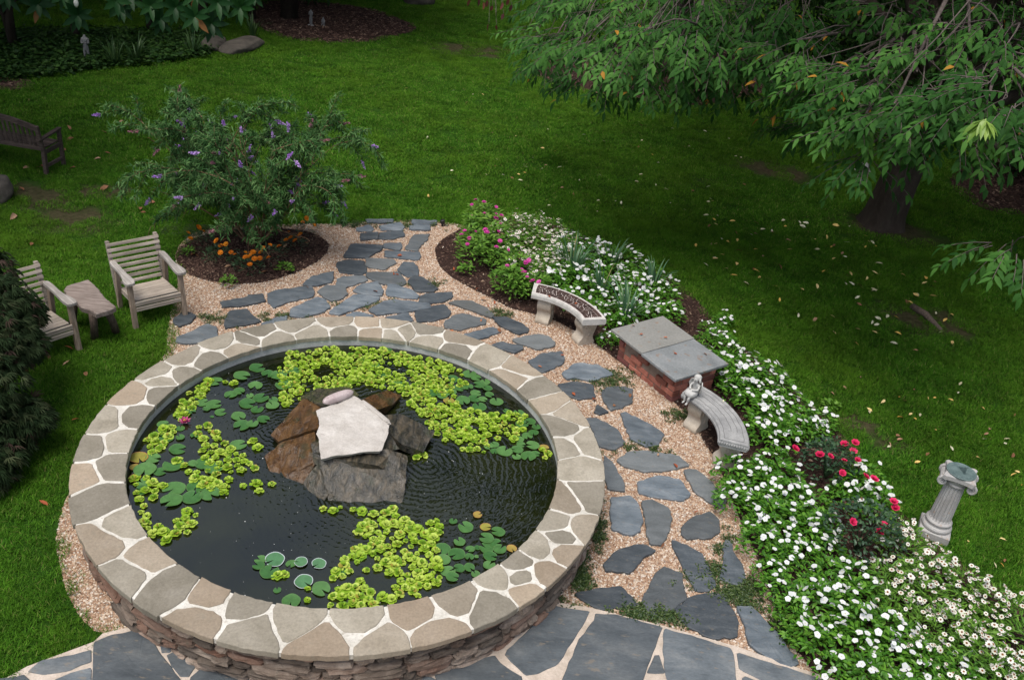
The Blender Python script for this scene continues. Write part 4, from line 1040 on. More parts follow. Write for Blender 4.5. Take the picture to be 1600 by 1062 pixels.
bm_ = MB(); bm_.box((ox + Lx / 2, oy + Ly / 2, .16), (Lx - .022, Ly - .022, .34), None, 0, 0, .5); bm_.build('mortar', M['brick_mortar'], bx)
for k in (0, 1):
    x0 = 0 if k == 0 else LL * .5 + .003; x1 = LL * .5 - .003 if k == 0 else LL + .01; y0 = .0 if k == 0 else -.012
    lb = MB(); lb.slab(ragged([(x0, y0), (x1, y0), (x1, y0 + DD), (x0, y0 + DD)], .0015, .12, k), LT - .028 - .004 * k, LT - .003 * k, .004, 0, .95 if k == 0 else .3)
    lo_ = lb.build('lid', M['lid'], bx); lo_['label'] = 'browner stained slate lid' if k == 0 else 'paler blue grey slate lid'
tag(bx, 'low brick box covered by two grey slate lids', 'box')

# ---------------------------------------------------------------- sundial on its column
mk('column_stone', stone_mat, [(0.25, (0.28, 0.265, 0.25)), (0.55, (0.37, 0.36, 0.35)), (0.8, (0.44, 0.435, 0.42))], 6.0, 0.8, 0.3, ((0.33, 0.22, 0.15), 0.55), 0.0)
mk('verdigris', stone_mat, [(0.3, (0.060, 0.095, 0.095)), (0.7, (0.135, 0.185, 0.18))], 14.0, 0.55, 0.3, None, 0.2)
sdp = at(1457, 832); sdl = empty('sundial', (sdp.x, sdp.y, 0), rad(-24)); sdl.scale = (.9, .9, 1.0)
b = MB(); b.box((0, 0, .045), (.30, .30, .09), None, 0, .008, .5)
b.lathe([(.140, .09), (.146, .105), (.146, .120), (.136, .135), (.126, .140), (.122, .155), (.128, .165), (.128, .178), (.116, .19)], 40, var=.5); b.build('base', M['column_stone'], sdl)
V = []; F = []; n = 96; prof = [(.108, .19), (.105, .21), (.103, .30), (.098, .45), (.092, .58), (.092, .60)]
for i, (r_, z) in enumerate(prof):
    for k in range(n):
        a = 2 * math.pi * k / n; fl_ = abs(math.sin(a * 10)); q = r_ * (1 - (.09 * (1 - fl_ ** .6) if 0 < i < 5 else 0)) * 1.0
        q = r_ - (.012 * fl_ if 0 < i < 5 else 0); V.append((q * math.cos(a), q * math.sin(a), z))
for i in range(len(prof) - 1):
    for k in range(n): F.append((i * n + k, i * n + (k + 1) % n, (i + 1) * n + (k + 1) % n, (i + 1) * n + k))
b = MB(); b.add(V, F, 0, .5); b.build('shaft', M['column_stone'], sdl)
b = MB(); b.lathe([(.095, .60), (.106, .607), (.106, .618), (.097, .625), (.12, .66), (.13, .675)], 40, var=.5)
for sx in (-1, 1):
    for sy in (-1, 1):
        pts = []
        for k in range(22):
            a = k * .55 + math.pi / 2; q = .044 * (1 - k / 25); pts.append((sx * (.113 + .020) + sx * q * math.cos(a) * -1, sy * .105, .640 + q * math.sin(a)))
        b.tube(pts, [.016 - .0004 * k for k in range(22)], 7, var=.5)
for sx in (-1, 1): b.tube([(sx * .133, -.10, .64), (sx * .133, .10, .64)], [.034, .034], 10, var=.5)
ab = []
for k in range(4):
    for t_ in (-.86, -.6, -.3, 0, .3, .6, .86):
        d_ = .150 - .020 * (1 - (t_ / .86) ** 2); x_, y_ = t_ * .150, -d_; a = k * math.pi / 2; ab.append((x_ * math.cos(a) - y_ * math.sin(a), x_ * math.sin(a) + y_ * math.cos(a)))
b.slab(np.array(ab), .680, .725, .008, 0, .5); b.build('capital', M['column_stone'], sdl)
b = MB(); b.lathe([(.001, .724), (.138, .724), (.140, .728), (.140, .736), (.134, .739), (.120, .737), (.105, .737), (.102, .740), (.001, .740)], 48, cap=False, var=.5)
for k in range(12):
    a = rad(k * 24 - 132); b.beam((.107 * math.cos(a), .107 * math.sin(a), .7385), (.118 * math.cos(a), .118 * math.sin(a), .7385), .004, .003, bev=0)
b.build('dial_plate', M['verdigris'], sdl)
b = MB(); b.add([(-.06, -.004, .739), (.06, -.004, .739), (-.052, -.002, .815), (-.06, .004, .739), (.06, .004, .739), (-.052, .002, .815), (-.03, -.004, .765), (-.03, .004, .765)], [(0, 1, 2), (5, 4, 3), (0, 3, 4, 1), (1, 4, 5, 2), (2, 5, 3, 0)])
g_ = b.build('gnomon', M['verdigris'], sdl); g_.rotation_euler = (0, 0, rad(120))
tag(sdl, 'verdigris sundial on a fluted white stone column beside the zinnias', 'sundial')

# ---------------------------------------------------------------- small things on the ground
mk('black_metal', stone_mat, [(0.3, (0.012, 0.012, 0.012)), (0.7, (0.03, 0.03, 0.03))], 10, 0.5, 0.1)
for (px_, py_), lab in (((536, 354), 'small black path light in the gravel on the marigold side'), ((691, 354), 'small black path light in the gravel beside the pink flower bed'), ((384, 366), 'small black spotlight in the mulch under the butterfly bush')):
    p = at(px_, py_); pl = empty('path_light', (p.x, p.y, 0))
    b = MB(); b.lathe([(.012, -.02), (.012, .05)], 10); b.build('stake', M['black_metal'], pl)
    b = MB(); b.lathe([(.028, .045), (.034, .05), (.036, .10), (.030, .105), (.03, .095), (.005, .09)], 16); b.build('lamp_head', M['black_metal'], pl); tag(pl, lab, 'path light', 'black path lights')
mk('boulder', stone_mat, [(0.3, (0.035, 0.03, 0.025)), (0.7, (0.12, 0.104, 0.085))], 4, 0.9, 0.7, ((0.05, 0.06, 0.03), 0.6), 0.5)
for (px_, py_), sz, lab in (((-12, 308), (.6, .5, .35), 'tan boulder at the lawn edge below the dark park bench'), ((378, 76), (1.3, .6, .22), 'broad grey flat boulder at the foot of the magnolia thicket'), ((335, 74), (.8, .5, .25), 'dark boulder shaded by magnolia leaves'), ((655, 6), (.9, .5, .35), 'small dark boulder where the far lawn meets the wood')):
    p = at(px_, py_); b = MB(); b.rock((0, 0, 0), sz, Matrix.Rotation(random.random() * 3, 3, 'Z'), 0, .7, .14, int(px_) + 20); o = b.build('boulder', M['boulder'], smooth=True, loc=(p.x, p.y, sz[2] * .28)); o.modifiers.new('s', 'SUBSURF').levels = 1; tag(o, lab, 'rock')
p = at(1424, 482); q = at(1470, 516); b = MB(); d = q - p; b.tube([(0, 0, .03), (d.x * .5, d.y * .5 + .05, .045), (d.x, d.y, .0)], [.05, .045, .03], 9)
tag(b.build('tree_root', M['log'], smooth=True, loc=(p.x, p.y, 0)), 'bare grey tree root showing through the shaded lawn', 'root')
# two white cherub figures and a praying figure in the far beds
mk('statue_stone', stone_mat, [(0.3, (0.13, 0.13, 0.135)), (0.7, (0.25, 0.25, 0.245))], 9, 0.9, 0.3, None, 0.1)
def statue(px_, py_, h, lab, seated):
    p = at(px_, py_); st = empty('garden_statue', (p.x, p.y, 0), random.uniform(-.4, .4)); k = h
    if seated:
        V = [(0, 0, .22 * k), (0, 0, .45 * k), (0, -.02 * k, .66 * k), (0, -.03 * k, .76 * k), (0, -.04 * k, .90 * k)]; Rr = [.17 * k, .13 * k, .12 * k, .06 * k, .12 * k]; E = [(0, 1), (1, 2), (2, 3), (3, 4)]
        L_ = [((.10, -.05, .2), (.13, -.30, .24), (.12, -.34, .04)), ((-.10, -.05, .2), (-.13, -.30, .24), (-.12, -.34, .04)), ((.14, -.02, .62), (.18, -.12, .42), (.05, -.24, .36)), ((-.14, -.02, .62), (-.18, -.12, .42), (-.05, -.24, .36))]
    else:
        V = [(0, 0, .48 * k), (0, 0, .62 * k), (0, 0, .80 * k), (0, 0, .86 * k), (0, -.01 * k, .94 * k)]; Rr = [.09 * k, .075 * k, .085 * k, .035 * k, .065 * k]; E = [(0, 1), (1, 2), (2, 3), (3, 4)]
        L_ = [((.05, 0, .44), (.055, -.01, .24), (.05, .01, .02)), ((-.05, 0, .44), (-.055, -.01, .24), (-.05, .01, .02)), ((.10, 0, .79), (.12, -.04, .64), (.03, -.12, .68)), ((-.10, 0, .79), (-.12, -.04, .64), (-.03, -.12, .68))]
    for j, l in enumerate(L_):
        i0 = len(V)
        for m, c in enumerate(l): V.append(tuple(a * k for a in c)); Rr.append((.06 if j < 2 else .04) * k * (1 - .18 * m)); E.append(((0 if j < 2 else 2) if m == 0 else i0 + m - 1, i0 + m))
    skin_obj('body', V, E, Rr, M['statue_stone'], st, 1)
    b = MB(); b.lathe([(.2 * k, 0), (.2 * k, .03 * k), (.16 * k, .05 * k), (.001, .05 * k)], 14, var=.5); b.build('plinth', M['grey_stone'], st); tag(st, lab, 'statue')
statue(486, 40, .40, 'taller pale cherub statue standing in the far mulch bed', False)
statue(505, 41, .24, 'small white seated cherub statue in the far mulch bed', True)
statue(137, 96, .55, 'blue grey praying statue standing in ivy under the magnolia', False)
# ---------------------------------------------------------------- floating plants of the pond
mk('lettuce', leaf_mat, (0.13, 0.27, 0.015), (0.32, 0.49, 0.030), (0.56, 0.66, 0.13), 0.5, 0.30, 0.3, (0.40, 0.30, 0.06), True)
def pad_mat(name, a, b_, rim):
    t = NT(name); co = t.coord('Object'); g = t.n('ShaderNodeSeparateXYZ'); t.l(co, g.inputs[0])
    ang = t.math('ARCTAN2', g.outputs[1], g.outputs[0]); ve = t.math('ABSOLUTE', t.math('SINE', t.math('MULTIPLY', ang, 8.0)))
    c = t.mix(t.ramp(ve, [(0.0, 0.4), (0.12, 0.0)]), t.mix(t.objrand(), a, b_), (0.16, 0.24, 0.08))
    c = t.mix(0.4, c, t.ramp(t.noise(t.pos(), 22, 3), [(0.35, 0.6), (0.7, 1.25)]), 'MULTIPLY')
    c = t.mix(t.ramp(t.attr(), [(0.9, 0.0), (0.97, 1.0)]), c, rim)
    t.bsdf(c, t.mix(t.objrand(), 0.28, 0.5), t.bump(ve, 0.15, 0.004), 0.5); return t.m
M['pad'] = pad_mat('lily_pad', (0.030, 0.105, 0.022), (0.075, 0.18, 0.045), (0.07, 0.15, 0.04))
M['pad_yellow'] = pad_mat('lily_pad_yellowing', (0.20, 0.22, 0.03), (0.30, 0.20, 0.04), (0.30, 0.12, 0.05))
M['pad_pale'] = pad_mat('lily_pad_pale_rim', (0.05, 0.15, 0.06), (0.09, 0.20, 0.09), (0.45, 0.48, 0.50))
def pad_mesh(seed, mat, notch=.5):
    r = np.random.RandomState(seed); n = 34; V = [(0.03, 0, 0)]; var = [0]; m = 4
    ph = r.uniform(0, 6.28, 3)
    for j in range(1, m + 1):
        q = j / m
        for k in range(n + 1):
            a = notch * (.35 + .65 * q) * .55 + (2 * math.pi - notch * (.35 + .65 * q) * 1.1) * k / n
            rr = q * .5 * (1 + .03 * math.sin(2 * a + ph[0]) + .02 * math.sin(5 * a + ph[1]))
            z = .035 * q ** 4 * (.35 + .65 * math.sin(1.5 * a + ph[2]) ** 2) - .004
            V.append((rr * math.cos(a), rr * math.sin(a), z)); var.append(q)
    T = []; Q = []
    for k in range(n): T.append((0, 1 + k, 2 + k))
    for j in range(m - 1):
        for k in range(n): a = 1 + j * (n + 1) + k; Q.append((a, a + n + 1, a + n + 2, a + 1))
    o = npobj('lily_pad', np.array(V), [np.array(T), np.array(Q)], mat, None, True, None, var); me = o.data; bpy.data.objects.remove(o); return me
pad_m = [pad_mesh(i, M['pad'], .35 + .12 * i) for i in range(5)]; pad_y = pad_mesh(9, M['pad_yellow'], .4); pad_p = pad_mesh(10, M['pad_pale'], .3)
z7 = [(785, 195, 80), (845, 228, 70), (905, 235, 85), (700, 240, 85), (990, 215, 65), (550, 270, 80), (775, 293, 75), (640, 343, 65), (685, 325, 60), (935, 290, 95), (745, 348, 40), (805, 362, 80), (730, 393, 85), (875, 375, 50), (870, 405, 70), (785, 425, 65), (485, 388, 65), (545, 398, 80), (505, 423, 40), (418, 438, 48), (583, 440, 62), (682, 462, 75), (820, 480, 65), (700, 515, 85), (760, 507, 60), (535, 465, 20), (345, 468, 20)]
z7b = [(360, 530, 45), (265, 508, 60), (285, 582, 75), (440, 570, 45), (360, 582, 45), (680, 620, 85), (345, 645, 85), (130, 692, 90, 1), (210, 698, 75), (165, 760, 110), (250, 768, 65), (320, 730, 105), (490, 725, 90), (430, 725, 50), (545, 755, 85), (325, 862, 110), (450, 850, 100), (425, 912, 100), (525, 893, 100), (312, 930, 105), (155, 830, 70), (150, 870, 70), (110, 745, 50, 1), (110, 805, 60, 1)]
z8 = [(665, 255, 65), (770, 220, 75), (790, 250, 60), (810, 290, 65), (855, 270, 55), (700, 305, 65), (750, 300, 55), (650, 330, 70), (605, 350, 60), (720, 378, 80), (790, 335, 60), (785, 365, 70), (830, 370, 50), (865, 345, 50), (855, 310, 55), (905, 382, 75), (810, 412, 80), (545, 335, 80), (640, 378, 60, 1), (360, 295, 75), (60, 300, 90), (280, 230, 70), (230, 185, 60), (180, 150, 50), (300, 105, 60), (425, 180, 50)]
z8b = [(960, 433, 40), (1030, 448, 65), (1045, 508, 70), (1110, 490, 60), (1125, 525, 50), (1075, 570, 60), (1110, 553, 55), (1030, 590, 55), (1105, 625, 75), (1020, 650, 65), (950, 655, 90), (895, 620, 50), (1040, 620, 50), (1080, 685, 85), (1015, 690, 50), (895, 655, 50), (1120, 670, 50), (1165, 640, 60, 1), (860, 635, 45)]
z6 = [(1165, 155, 85), (1275, 155, 60, 1), (1345, 182, 75), (1280, 218, 80), (1130, 240, 65), (1035, 275, 85), (1115, 305, 90), (1190, 278, 50), (1185, 322, 50), (1225, 322, 25), (1040, 335, 80), (1280, 272, 80), (1330, 245, 65), (1355, 280, 70), (1300, 320, 75), (1065, 400, 80), (1130, 383, 60), (1185, 380, 60), (1295, 368, 65), (1090, 435, 70), (1220, 415, 50), (1230, 270, 35), (1420, 275, 55, 1), (1095, 125, 45), (1230, 90, 50, 1)]
z6b = [(25, 335, 60), (105, 335, 100, 2), (75, 405, 95), (15, 370, 60), (250, 352, 70, 2), (195, 358, 55), (350, 358, 75, 2), (265, 458, 95, 2), (362, 500, 95), (195, 570, 95), (118, 505, 40), (465, 400, 80)]
PADS = []
for (ox_, oy_, s_, lst, where) in ((180, 520, 3.54, z7, 'drifting loosely in dark water behind the brown fountain slabs'), (180, 520, 3.54, z7b, 'along the rim around the pink water lily'), (520, 520, 3.54, z8, 'crowded among lettuce at the far rim of the pond'), (520, 520, 3.54, z8b, 'in the patch against the rim facing the brick box'), (400, 780, 3.556, z6, 'in the patch at the near rim beside the front lettuce'), (400, 780, 3.556, z6b, 'in the open reflecting water at the near rim')):
    for i, e in enumerate(lst):
        kind = e[3] if len(e) > 3 else 0
        x_, y_ = ox_ + e[0] / s_, oy_ + e[1] / s_; p = at(x_, y_, WZ)
        if math.hypot(p.x, p.y) > RI - .04: k_ = (RI - .06) / math.hypot(p.x, p.y); p.x *= k_; p.y *= k_
        dist = (p - CAMP).length; size = e[2] / s_ * dist / FPX * 1.02
        o = bpy.data.objects.new('lily_pad', pad_y if kind == 1 else pad_p if kind == 2 else random.choice(pad_m)); link(o)
        o.location = (p.x, p.y, WZ + .004 + .0022 * (i % 5)); o.scale = (size, size, size); o.rotation_euler = (random.uniform(-.04, .04), random.uniform(-.04, .04), random.uniform(0, 6.28))
        PADS.append((p.x, p.y, size / 2))
        tag(o, ('yellowing lily pad ' if kind == 1 else 'pale edged lily pad ' if kind == 2 else 'round green lily pad ') + where, 'lily pad', 'lily pads ' + where)
def lettuce_mesh(seed):
    r = np.random.RandomState(seed); P, D, N_, L_, W_, v = [], [], [], [], [], []
    for ring, (k, el, ln) in enumerate(((5, .26, .050), (4, .62, .040), (3, 1.15, .026))):
        a0_ = r.uniform(0, 6)
        for j in range(k):
            a = a0_ + j * 2 * math.pi / k + r.uniform(-.2, .2); e = el + r.uniform(-.1, .1); d = (math.cos(a) * math.cos(e), math.sin(a) * math.cos(e), math.sin(e))
            P.append((math.cos(a) * .006, math.sin(a) * .006, .004 + .006 * ring)); D.append(d); N_.append((-math.cos(a) * math.sin(e), -math.sin(a) * math.sin(e), math.cos(e))); L_.append(ln * r.uniform(.85, 1.15)); W_.append(ln * r.uniform(.62, .86)); v.append(np.clip(.18 + .27 * ring + r.uniform(-.2, .2), 0, .98))
    n = len(P); P, D, N_ = map(np.array, (P, D, N_)); L_ = np.array(L_); W_ = np.array(W_)
    V1, F1 = leaves(P, D, N_, L_, W_ * 1.05, fold=.38, droop=.22, tipw=1.2)
    V1 = V1.reshape(n, 8, 3); V1[:, 7] = V1[:, 5] + (V1[:, 7] - V1[:, 5]) * .55; V1 = V1.reshape(-1, 3)
    o = npobj('water_lettuce', V1, F1, M['lettuce'], None, True, None, np.repeat(v, 8)); me = o.data; bpy.data.objects.remove(o); return me
lett = [lettuce_mesh(i) for i in range(7)]
z8f = lambda *p: zone(520, 520, 3.54, p)
DRIFTS = [
    ('in the large bright drift across the far side', [(436, 560), (470, 545), (520, 541), (600, 545), (640, 558), (690, 562), (722, 582), (728, 600), (705, 612), (718, 632), (700, 645), (665, 652), (640, 640), (622, 612), (600, 606), (560, 604), (520, 608), (480, 620), (445, 635), (435, 600)], .072),
    ('in the ragged drift beyond the jutting dark slab', z8f((520, 500), (600, 430), (700, 420), (800, 440), (790, 480), (760, 520), (860, 590), (860, 670), (740, 660), (650, 610), (560, 570)), .080),
    ('in the small drift facing the brick box', z8f((800, 440), (870, 460), (940, 440), (1070, 460), (1060, 540), (1020, 600), (940, 570), (900, 600), (830, 560), (810, 490)), .085),
    ('in a tuft against the rim opposite the boat shaped stone', z8f((1150, 650), (1200, 640), (1215, 710), (1180, 715)), .08),
    ('in the streak between the pink lily and the brown slabs', [(300, 668), (330, 665), (345, 685), (370, 705), (388, 715), (385, 735), (362, 745), (350, 765), (335, 755), (320, 735), (315, 700)], .085),
    ('in the streak between the pink lily and the brown slabs', [(275, 720), (300, 730), (320, 745), (350, 760), (360, 775), (330, 770), (300, 745)], .085),
    ('in the tufts along the rim nearest the grass', [(205, 750), (235, 745), (255, 760), (245, 775), (228, 790), (235, 815), (260, 830), (290, 800), (310, 800), (300, 830), (260, 845), (225, 830), (208, 800)], .088),
    ('in the tufts along the rim nearest the grass', [(228, 690), (258, 665), (275, 672), (252, 700), (238, 712)], .085),
    ('in the tufts along the rim nearest the grass', [(272, 645), (290, 622), (305, 603), (328, 593), (318, 614), (300, 640), (285, 658)], .085),
    ('in the large front drift at the near rim', [(400 + x / 3.556, 780 + y / 3.556) for x, y in ((470, 350), (560, 260), (590, 220), (560, 180), (640, 90), (700, 60), (760, 60), (790, 90), (850, 110), (870, 180), (1000, 110), (1100, 190), (1120, 210), (1010, 220), (1000, 300), (1010, 350), (1030, 450), (950, 500), (930, 540), (870, 545), (760, 520), (780, 420), (650, 395), (610, 420), (590, 470), (640, 520), (770, 560), (640, 596), (380, 600), (430, 500), (400, 470))], .078)]
SINGLES = [(395, 690), (403, 700), (390, 725), (398, 732), (380, 760), (400, 757), (405, 768), (425, 757), (352, 598), (366, 600), (445, 898), (434, 900), (481, 920), (480, 938), (521, 932), (655, 705), (660, 712), (650, 716), (505, 796), (520, 799), (532, 793), (552, 797), (566, 800), (1e9, 0)][:-1]
pts = []
for di, (lab, poly, md) in enumerate(DRIFTS):
    W2 = np.array(polyw(poly, WZ)); C_ = rand_in(W2, 6000)
    got = []
    for c in C_:
        if math.hypot(*c) > RI - .05: continue
        if all((c[0] - g[0]) ** 2 + (c[1] - g[1]) ** 2 > md * md * .58 for g in got) and (di not in (0, 1, 2, 9) or mnoise.noise(Vector((c[0] * 4.5, c[1] * 4.5, di * 3.1))) > -.36): got.append(tuple(c))
    pts += [(g, lab) for g in got]
pts += [(at2(x, y, WZ), 'floating apart in open water near the fountain rocks') for x, y in SINGLES]
print('lettuce', len(pts))
random.shuffle(pts)
def place_lettuce(o, c):
    s = random.choice((.5, .65, .8, .9, 1.0)) * random.uniform(.88, 1.12); o.scale = (s, s, s); o.location = (c[0], c[1], WZ + .004); o.rotation_euler = (random.uniform(-.15, .15), random.uniform(-.15, .15), random.uniform(0, 6.28))
for c, lab in pts[:298]:
    o = bpy.data.objects.new('water_lettuce', random.choice(lett)); link(o); place_lettuce(o, c); tag(o, 'bright green water lettuce rosette ' + lab, 'water lettuce', 'water lettuce ' + lab)
if len(pts) > 298:
    rest = pts[298:]; n = len(rest)
    scatter('floating_rosettes', np.array([(c[0], c[1], WZ + .004) for c, _ in rest]), np.c_[rng.uniform(-.15, .15, (n, 2)), rng.uniform(0, 6.28, n)], rng.uniform(.62, 1.12, n), rng.randint(0, 7, n), rng.rand(n), lett)
mk('foam', stone_mat, [(0.3, (0.5, 0.5, 0.48)), (0.7, (0.7, 0.7, 0.68))], 9, 0.6, 0.1, None, 0)
FP = rng.uniform(-RI, RI, (900, 2)); FP = FP[np.hypot(FP[:, 0], FP[:, 1]) < RI - .05][:420]; n = len(FP)
scatter('floating_specks', np.c_[FP, np.full(n, WZ + .001)], np.zeros((n, 3)), rng.gamma(3, .0012, n).clip(.002, .010), np.zeros(n), rng.rand(n), [lump_mesh('speck', 3, (1, 1, .4), .2, M['foam'])])
# water lily flower
mk('lily_pink', leaf_mat, (0.35, 0.02, 0.12), (0.52, 0.06, 0.22), (0.70, 0.22, 0.38), 0.5, 0.25)
def petals_obj(name, spec, mat, parent=None):
    P, D, N_, L_, W_, v = [], [], [], [], [], []
    for k, el, ln, wd in spec:
        a0_ = random.uniform(0, 6)
        for j in range(k):
            a = a0_ + j * 2 * math.pi / k; P.append((0, 0, .01)); D.append((math.cos(a) * math.cos(el), math.sin(a) * math.cos(el), math.sin(el))); N_.append((-math.cos(a) * math.sin(el), -math.sin(a) * math.sin(el), math.cos(el))); L_.append(ln); W_.append(wd); v.append(random.random() * .9)
    V, F = leaves(np.array(P), np.array(D), np.array(N_), np.array(L_), np.array(W_), .4, -.15)
    return npobj(name, V, F, mat, parent, True, None, np.repeat(v, 8))
p = at(289, 661, WZ); wlf = empty('water_lily', (p.x, p.y, WZ)); petals_obj('petals', [(8, .35, .065, .024), (8, .8, .055, .02), (6, 1.2, .045, .016)], M['lily_pink'], wlf)
mk('lily_yellow', stone_mat, [(0.3, (0.5, 0.3, 0.03)), (0.7, (0.7, 0.5, 0.08))], 30, 0.8, 0.1); b = MB(); b.rock((0, 0, .035), (.022, .022, .02), None, 0, .9, .1, 1); b.build('stamens', M['lily_yellow'], wlf, True); tag(wlf, 'single pink water lily open beside the green pads', 'water lily')

# ---------------------------------------------------------------- flower beds
mk('vinca_leaf', leaf_mat, (0.028, 0.10, 0.008), (0.066, 0.20, 0.014), (0.14, 0.31, 0.03), 0.45, 0.25, 0.3, None, True)
mk('zinnia_leaf', leaf_mat, (0.045, 0.12, 0.012), (0.095, 0.22, 0.022), (0.17, 0.32, 0.045), 0.5, 0.25, 0.25, None, True)
mk('white_petal', leaf_mat, (0.58, 0.60, 0.60), (0.68, 0.69, 0.68), (0.76, 0.76, 0.74), 0.6, 0.2, 0.2)
mk('cream_petal', leaf_mat, (0.60, 0.58, 0.48), (0.70, 0.69, 0.62), (0.78, 0.77, 0.72), 0.6, 0.2, 0.2)
mk('pink_petal', leaf_mat, (0.42, 0.03, 0.22), (0.58, 0.06, 0.33), (0.72, 0.16, 0.46), 0.6, 0.2, 0.2)
mk('rose_petal', leaf_mat, (0.52, 0.014, 0.075), (0.70, 0.035, 0.14), (0.80, 0.14, 0.27), 0.6, 0.2, 0.2)
mk('orange_petal', leaf_mat, (0.60, 0.16, 0.01), (0.78, 0.26, 0.015), (0.85, 0.36, 0.03), 0.6, 0.15, 0.2)
mk('eye_dark', stone_mat, [(0.3, (0.10, 0.025, 0.01)), (0.7, (0.28, 0.10, 0.02))], 60, 0.8, 0.1, None, 0)
mk('eye_pale', stone_mat, [(0.3, (0.55, 0.50, 0.25)), (0.7, (0.65, 0.6, 0.3))], 60, 0.8, 0.1, None, 0)
mk('rose_leaf', leaf_mat, (0.015, 0.042, 0.020), (0.030, 0.072, 0.032), (0.065, 0.125, 0.05), 0.4, 0.15, 0.5, (0.12, 0.05, 0.03))
mk('iris_leaf', leaf_mat, (0.045, 0.12, 0.055), (0.080, 0.18, 0.085), (0.15, 0.25, 0.10), 0.45, 0.2, 0.4, (0.30, 0.26, 0.10))
def dome(r, n, R_, h, low=.25):
    a = r.uniform(0, 2 * np.pi, n); q = np.sqrt(r.rand(n)) ; z = h * (low + (1 - low) * np.sqrt(np.maximum(0, 1 - q ** 2))) * r.uniform(.45, 1.0, n) ** .6
    return np.c_[q * R_ * np.cos(a), q * R_ * np.sin(a), z], a
def foliage_mesh(name, r, n, R_, h, L_, W_, mat, up=.5, parent=None, droop=.3):
    P, a = dome(r, n, R_, h); b = a + r.normal(0, .9, n); D = np.c_[np.cos(b), np.sin(b), r.uniform(up - .5, up + .5, n)]
    V, F = leaves(P, D, np.tile([0, 0, 1.0], (n, 1)) + r.normal(0, .25, (n, 3)), r.uniform(.7, 1.2, n) * L_, r.uniform(.8, 1.15, n) * W_, .25, droop)
    o = npobj(name, V, F, mat, parent, True, None, np.repeat(r.rand(n), 8)); return o
def blossom_mesh(name, r, P, np_, ln, wd, mats, parent, tilt=.45, flat=.15, eye=.0045, dbl=0, droop=0.05):
    n = len(P); Pp, D, N_, L_, v = [], [], [], [], []; eyes = MB()
    for i in range(n):
        nr = unit(np.array([P[i][0] * tilt / .2 * .5, P[i][1] * tilt / .2 * .5 - .25, 1]) + r.normal(0, tilt * .5, 3)); u_ = unit(np.cross(nr, [1, .3, .2])); w_ = np.cross(nr, u_); s = r.uniform(.8, 1.2); vv = r.rand() * .9
        for layer in range(1 + dbl):
            for k in range(np_):
                a = 2 * np.pi * k / np_ + layer * .5 + i; d = u_ * np.cos(a) + w_ * np.sin(a) + nr * (flat + .55 * layer); Pp.append(np.array(P[i]) + nr * .002 * layer); D.append(d); N_.append(nr); L_.append(ln * s * (1 - .22 * layer)); v.append(vv)
        if eye: eyes.lathe([(eye * s, -.001), (eye * .9 * s, .004), (.001, .006)], 6, P[i], 0, Vector(nr).to_track_quat('Z', 'Y').to_matrix(), .5, False)
    L_ = np.array(L_); V, F = leaves(np.array(Pp), np.array(D), np.array(N_), L_, L_ * wd, .15, droop, tipw=1.1)
    parts = [(V, F)]; vv = [np.repeat(v, 8)]
    if eye: parts.append((np.concatenate(eyes.v), [np.array(eyes.f)])); vv.append(np.full(len(parts[1][0]), .5))
    return leaf_obj(name, parts, list(mats), parent, np.concatenate(vv), None, list(range(len(parts))))
def flower_plant(kind, seed):
    r = np.random.RandomState(seed); root = empty({'vinca': 'vinca_plant', 'zinnia': 'zinnia_plant', 'pink': 'pink_flower_plant', 'marigold': 'marigold_plant', 'green': 'leafy_plant'}[kind])
    if kind == 'vinca':
        foliage_mesh('foliage', r, 200, .17, .24, .052, .022, M['vinca_leaf'], .35, root); n = r.randint(7, 13); P, _ = dome(r, n, .17, .28, .5); P[:, 2] = P[:, 2].clip(.16) + .02
        blossom_mesh('blossoms', r, P, 5, .025, .95, (M['white_petal'], M['eye_pale']), root, .6, .1, .003)
    elif kind == 'zinnia':
        foliage_mesh('foliage', r, 190, .17, .27, .065, .013, M['zinnia_leaf'], .55, root); n = r.randint(18, 28); P, _ = dome(r, n, .18, .32, .5); P[:, 2] = P[:, 2].clip(.18) + .02
        blossom_mesh('blossoms', r, P, 8, .021, .55, (M['cream_petal'], M['eye_dark']), root, .6, .05, .0072)
    elif kind == 'pink':
        foliage_mesh('foliage', r, 150, .17, .30, .07, .024, M['zinnia_leaf'], .5, root); n = r.randint(0, 2) + 1; P, _ = dome(r, n, .14, .34, .6); P[:, 2] = P[:, 2].clip(.25) + .02
        blossom_mesh('blossoms', r, P, 9, .030, .6, (M['pink_petal'], M['eye_dark']), root, .5, .25, 0, 1)
    elif kind == 'marigold':
        foliage_mesh('foliage', r, 130, .12, .15, .05, .009, M['rose_leaf'], .5, root); n = r.randint(3, 8); P, _ = dome(r, n, .12, .19, .5); P[:, 2] = P[:, 2].clip(.10) + .01
        blossom_mesh('blossoms', r, P, 9, .026, .8, (M['orange_petal'], M['eye_dark']), root, .5, .3, 0, 1)
    else: foliage_mesh('foliage', r, 60, .10, .12, .06, .028, M['zinnia_leaf'], .6, root)
    return root
protos = {k: [flower_plant(k, 400 + 10 * i + j) for i in range(m)] for j, (k, m) in enumerate((('vinca', 6), ('zinnia', 5), ('pink', 4), ('marigold', 3), ('green', 3)))}
used = set()
random.seed(23)
def plant(kind, xy, lab, group, scale=1.0):
    o = random.choice(protos[kind])
    if o.name in used: o = copy_tree(o)
    used.add(o.name); s = scale * random.uniform(.85, 1.2)
    o.location = (xy[0], xy[1], .005); o.scale = (s, s, s * random.uniform(.9, 1.1)); o.rotation_euler = (0, 0, random.uniform(0, 6.28)); tag(o, lab, {'vinca': 'vinca', 'zinnia': 'zinnia', 'pink': 'flower', 'marigold': 'marigold', 'green': 'plant'}[kind], group); return o
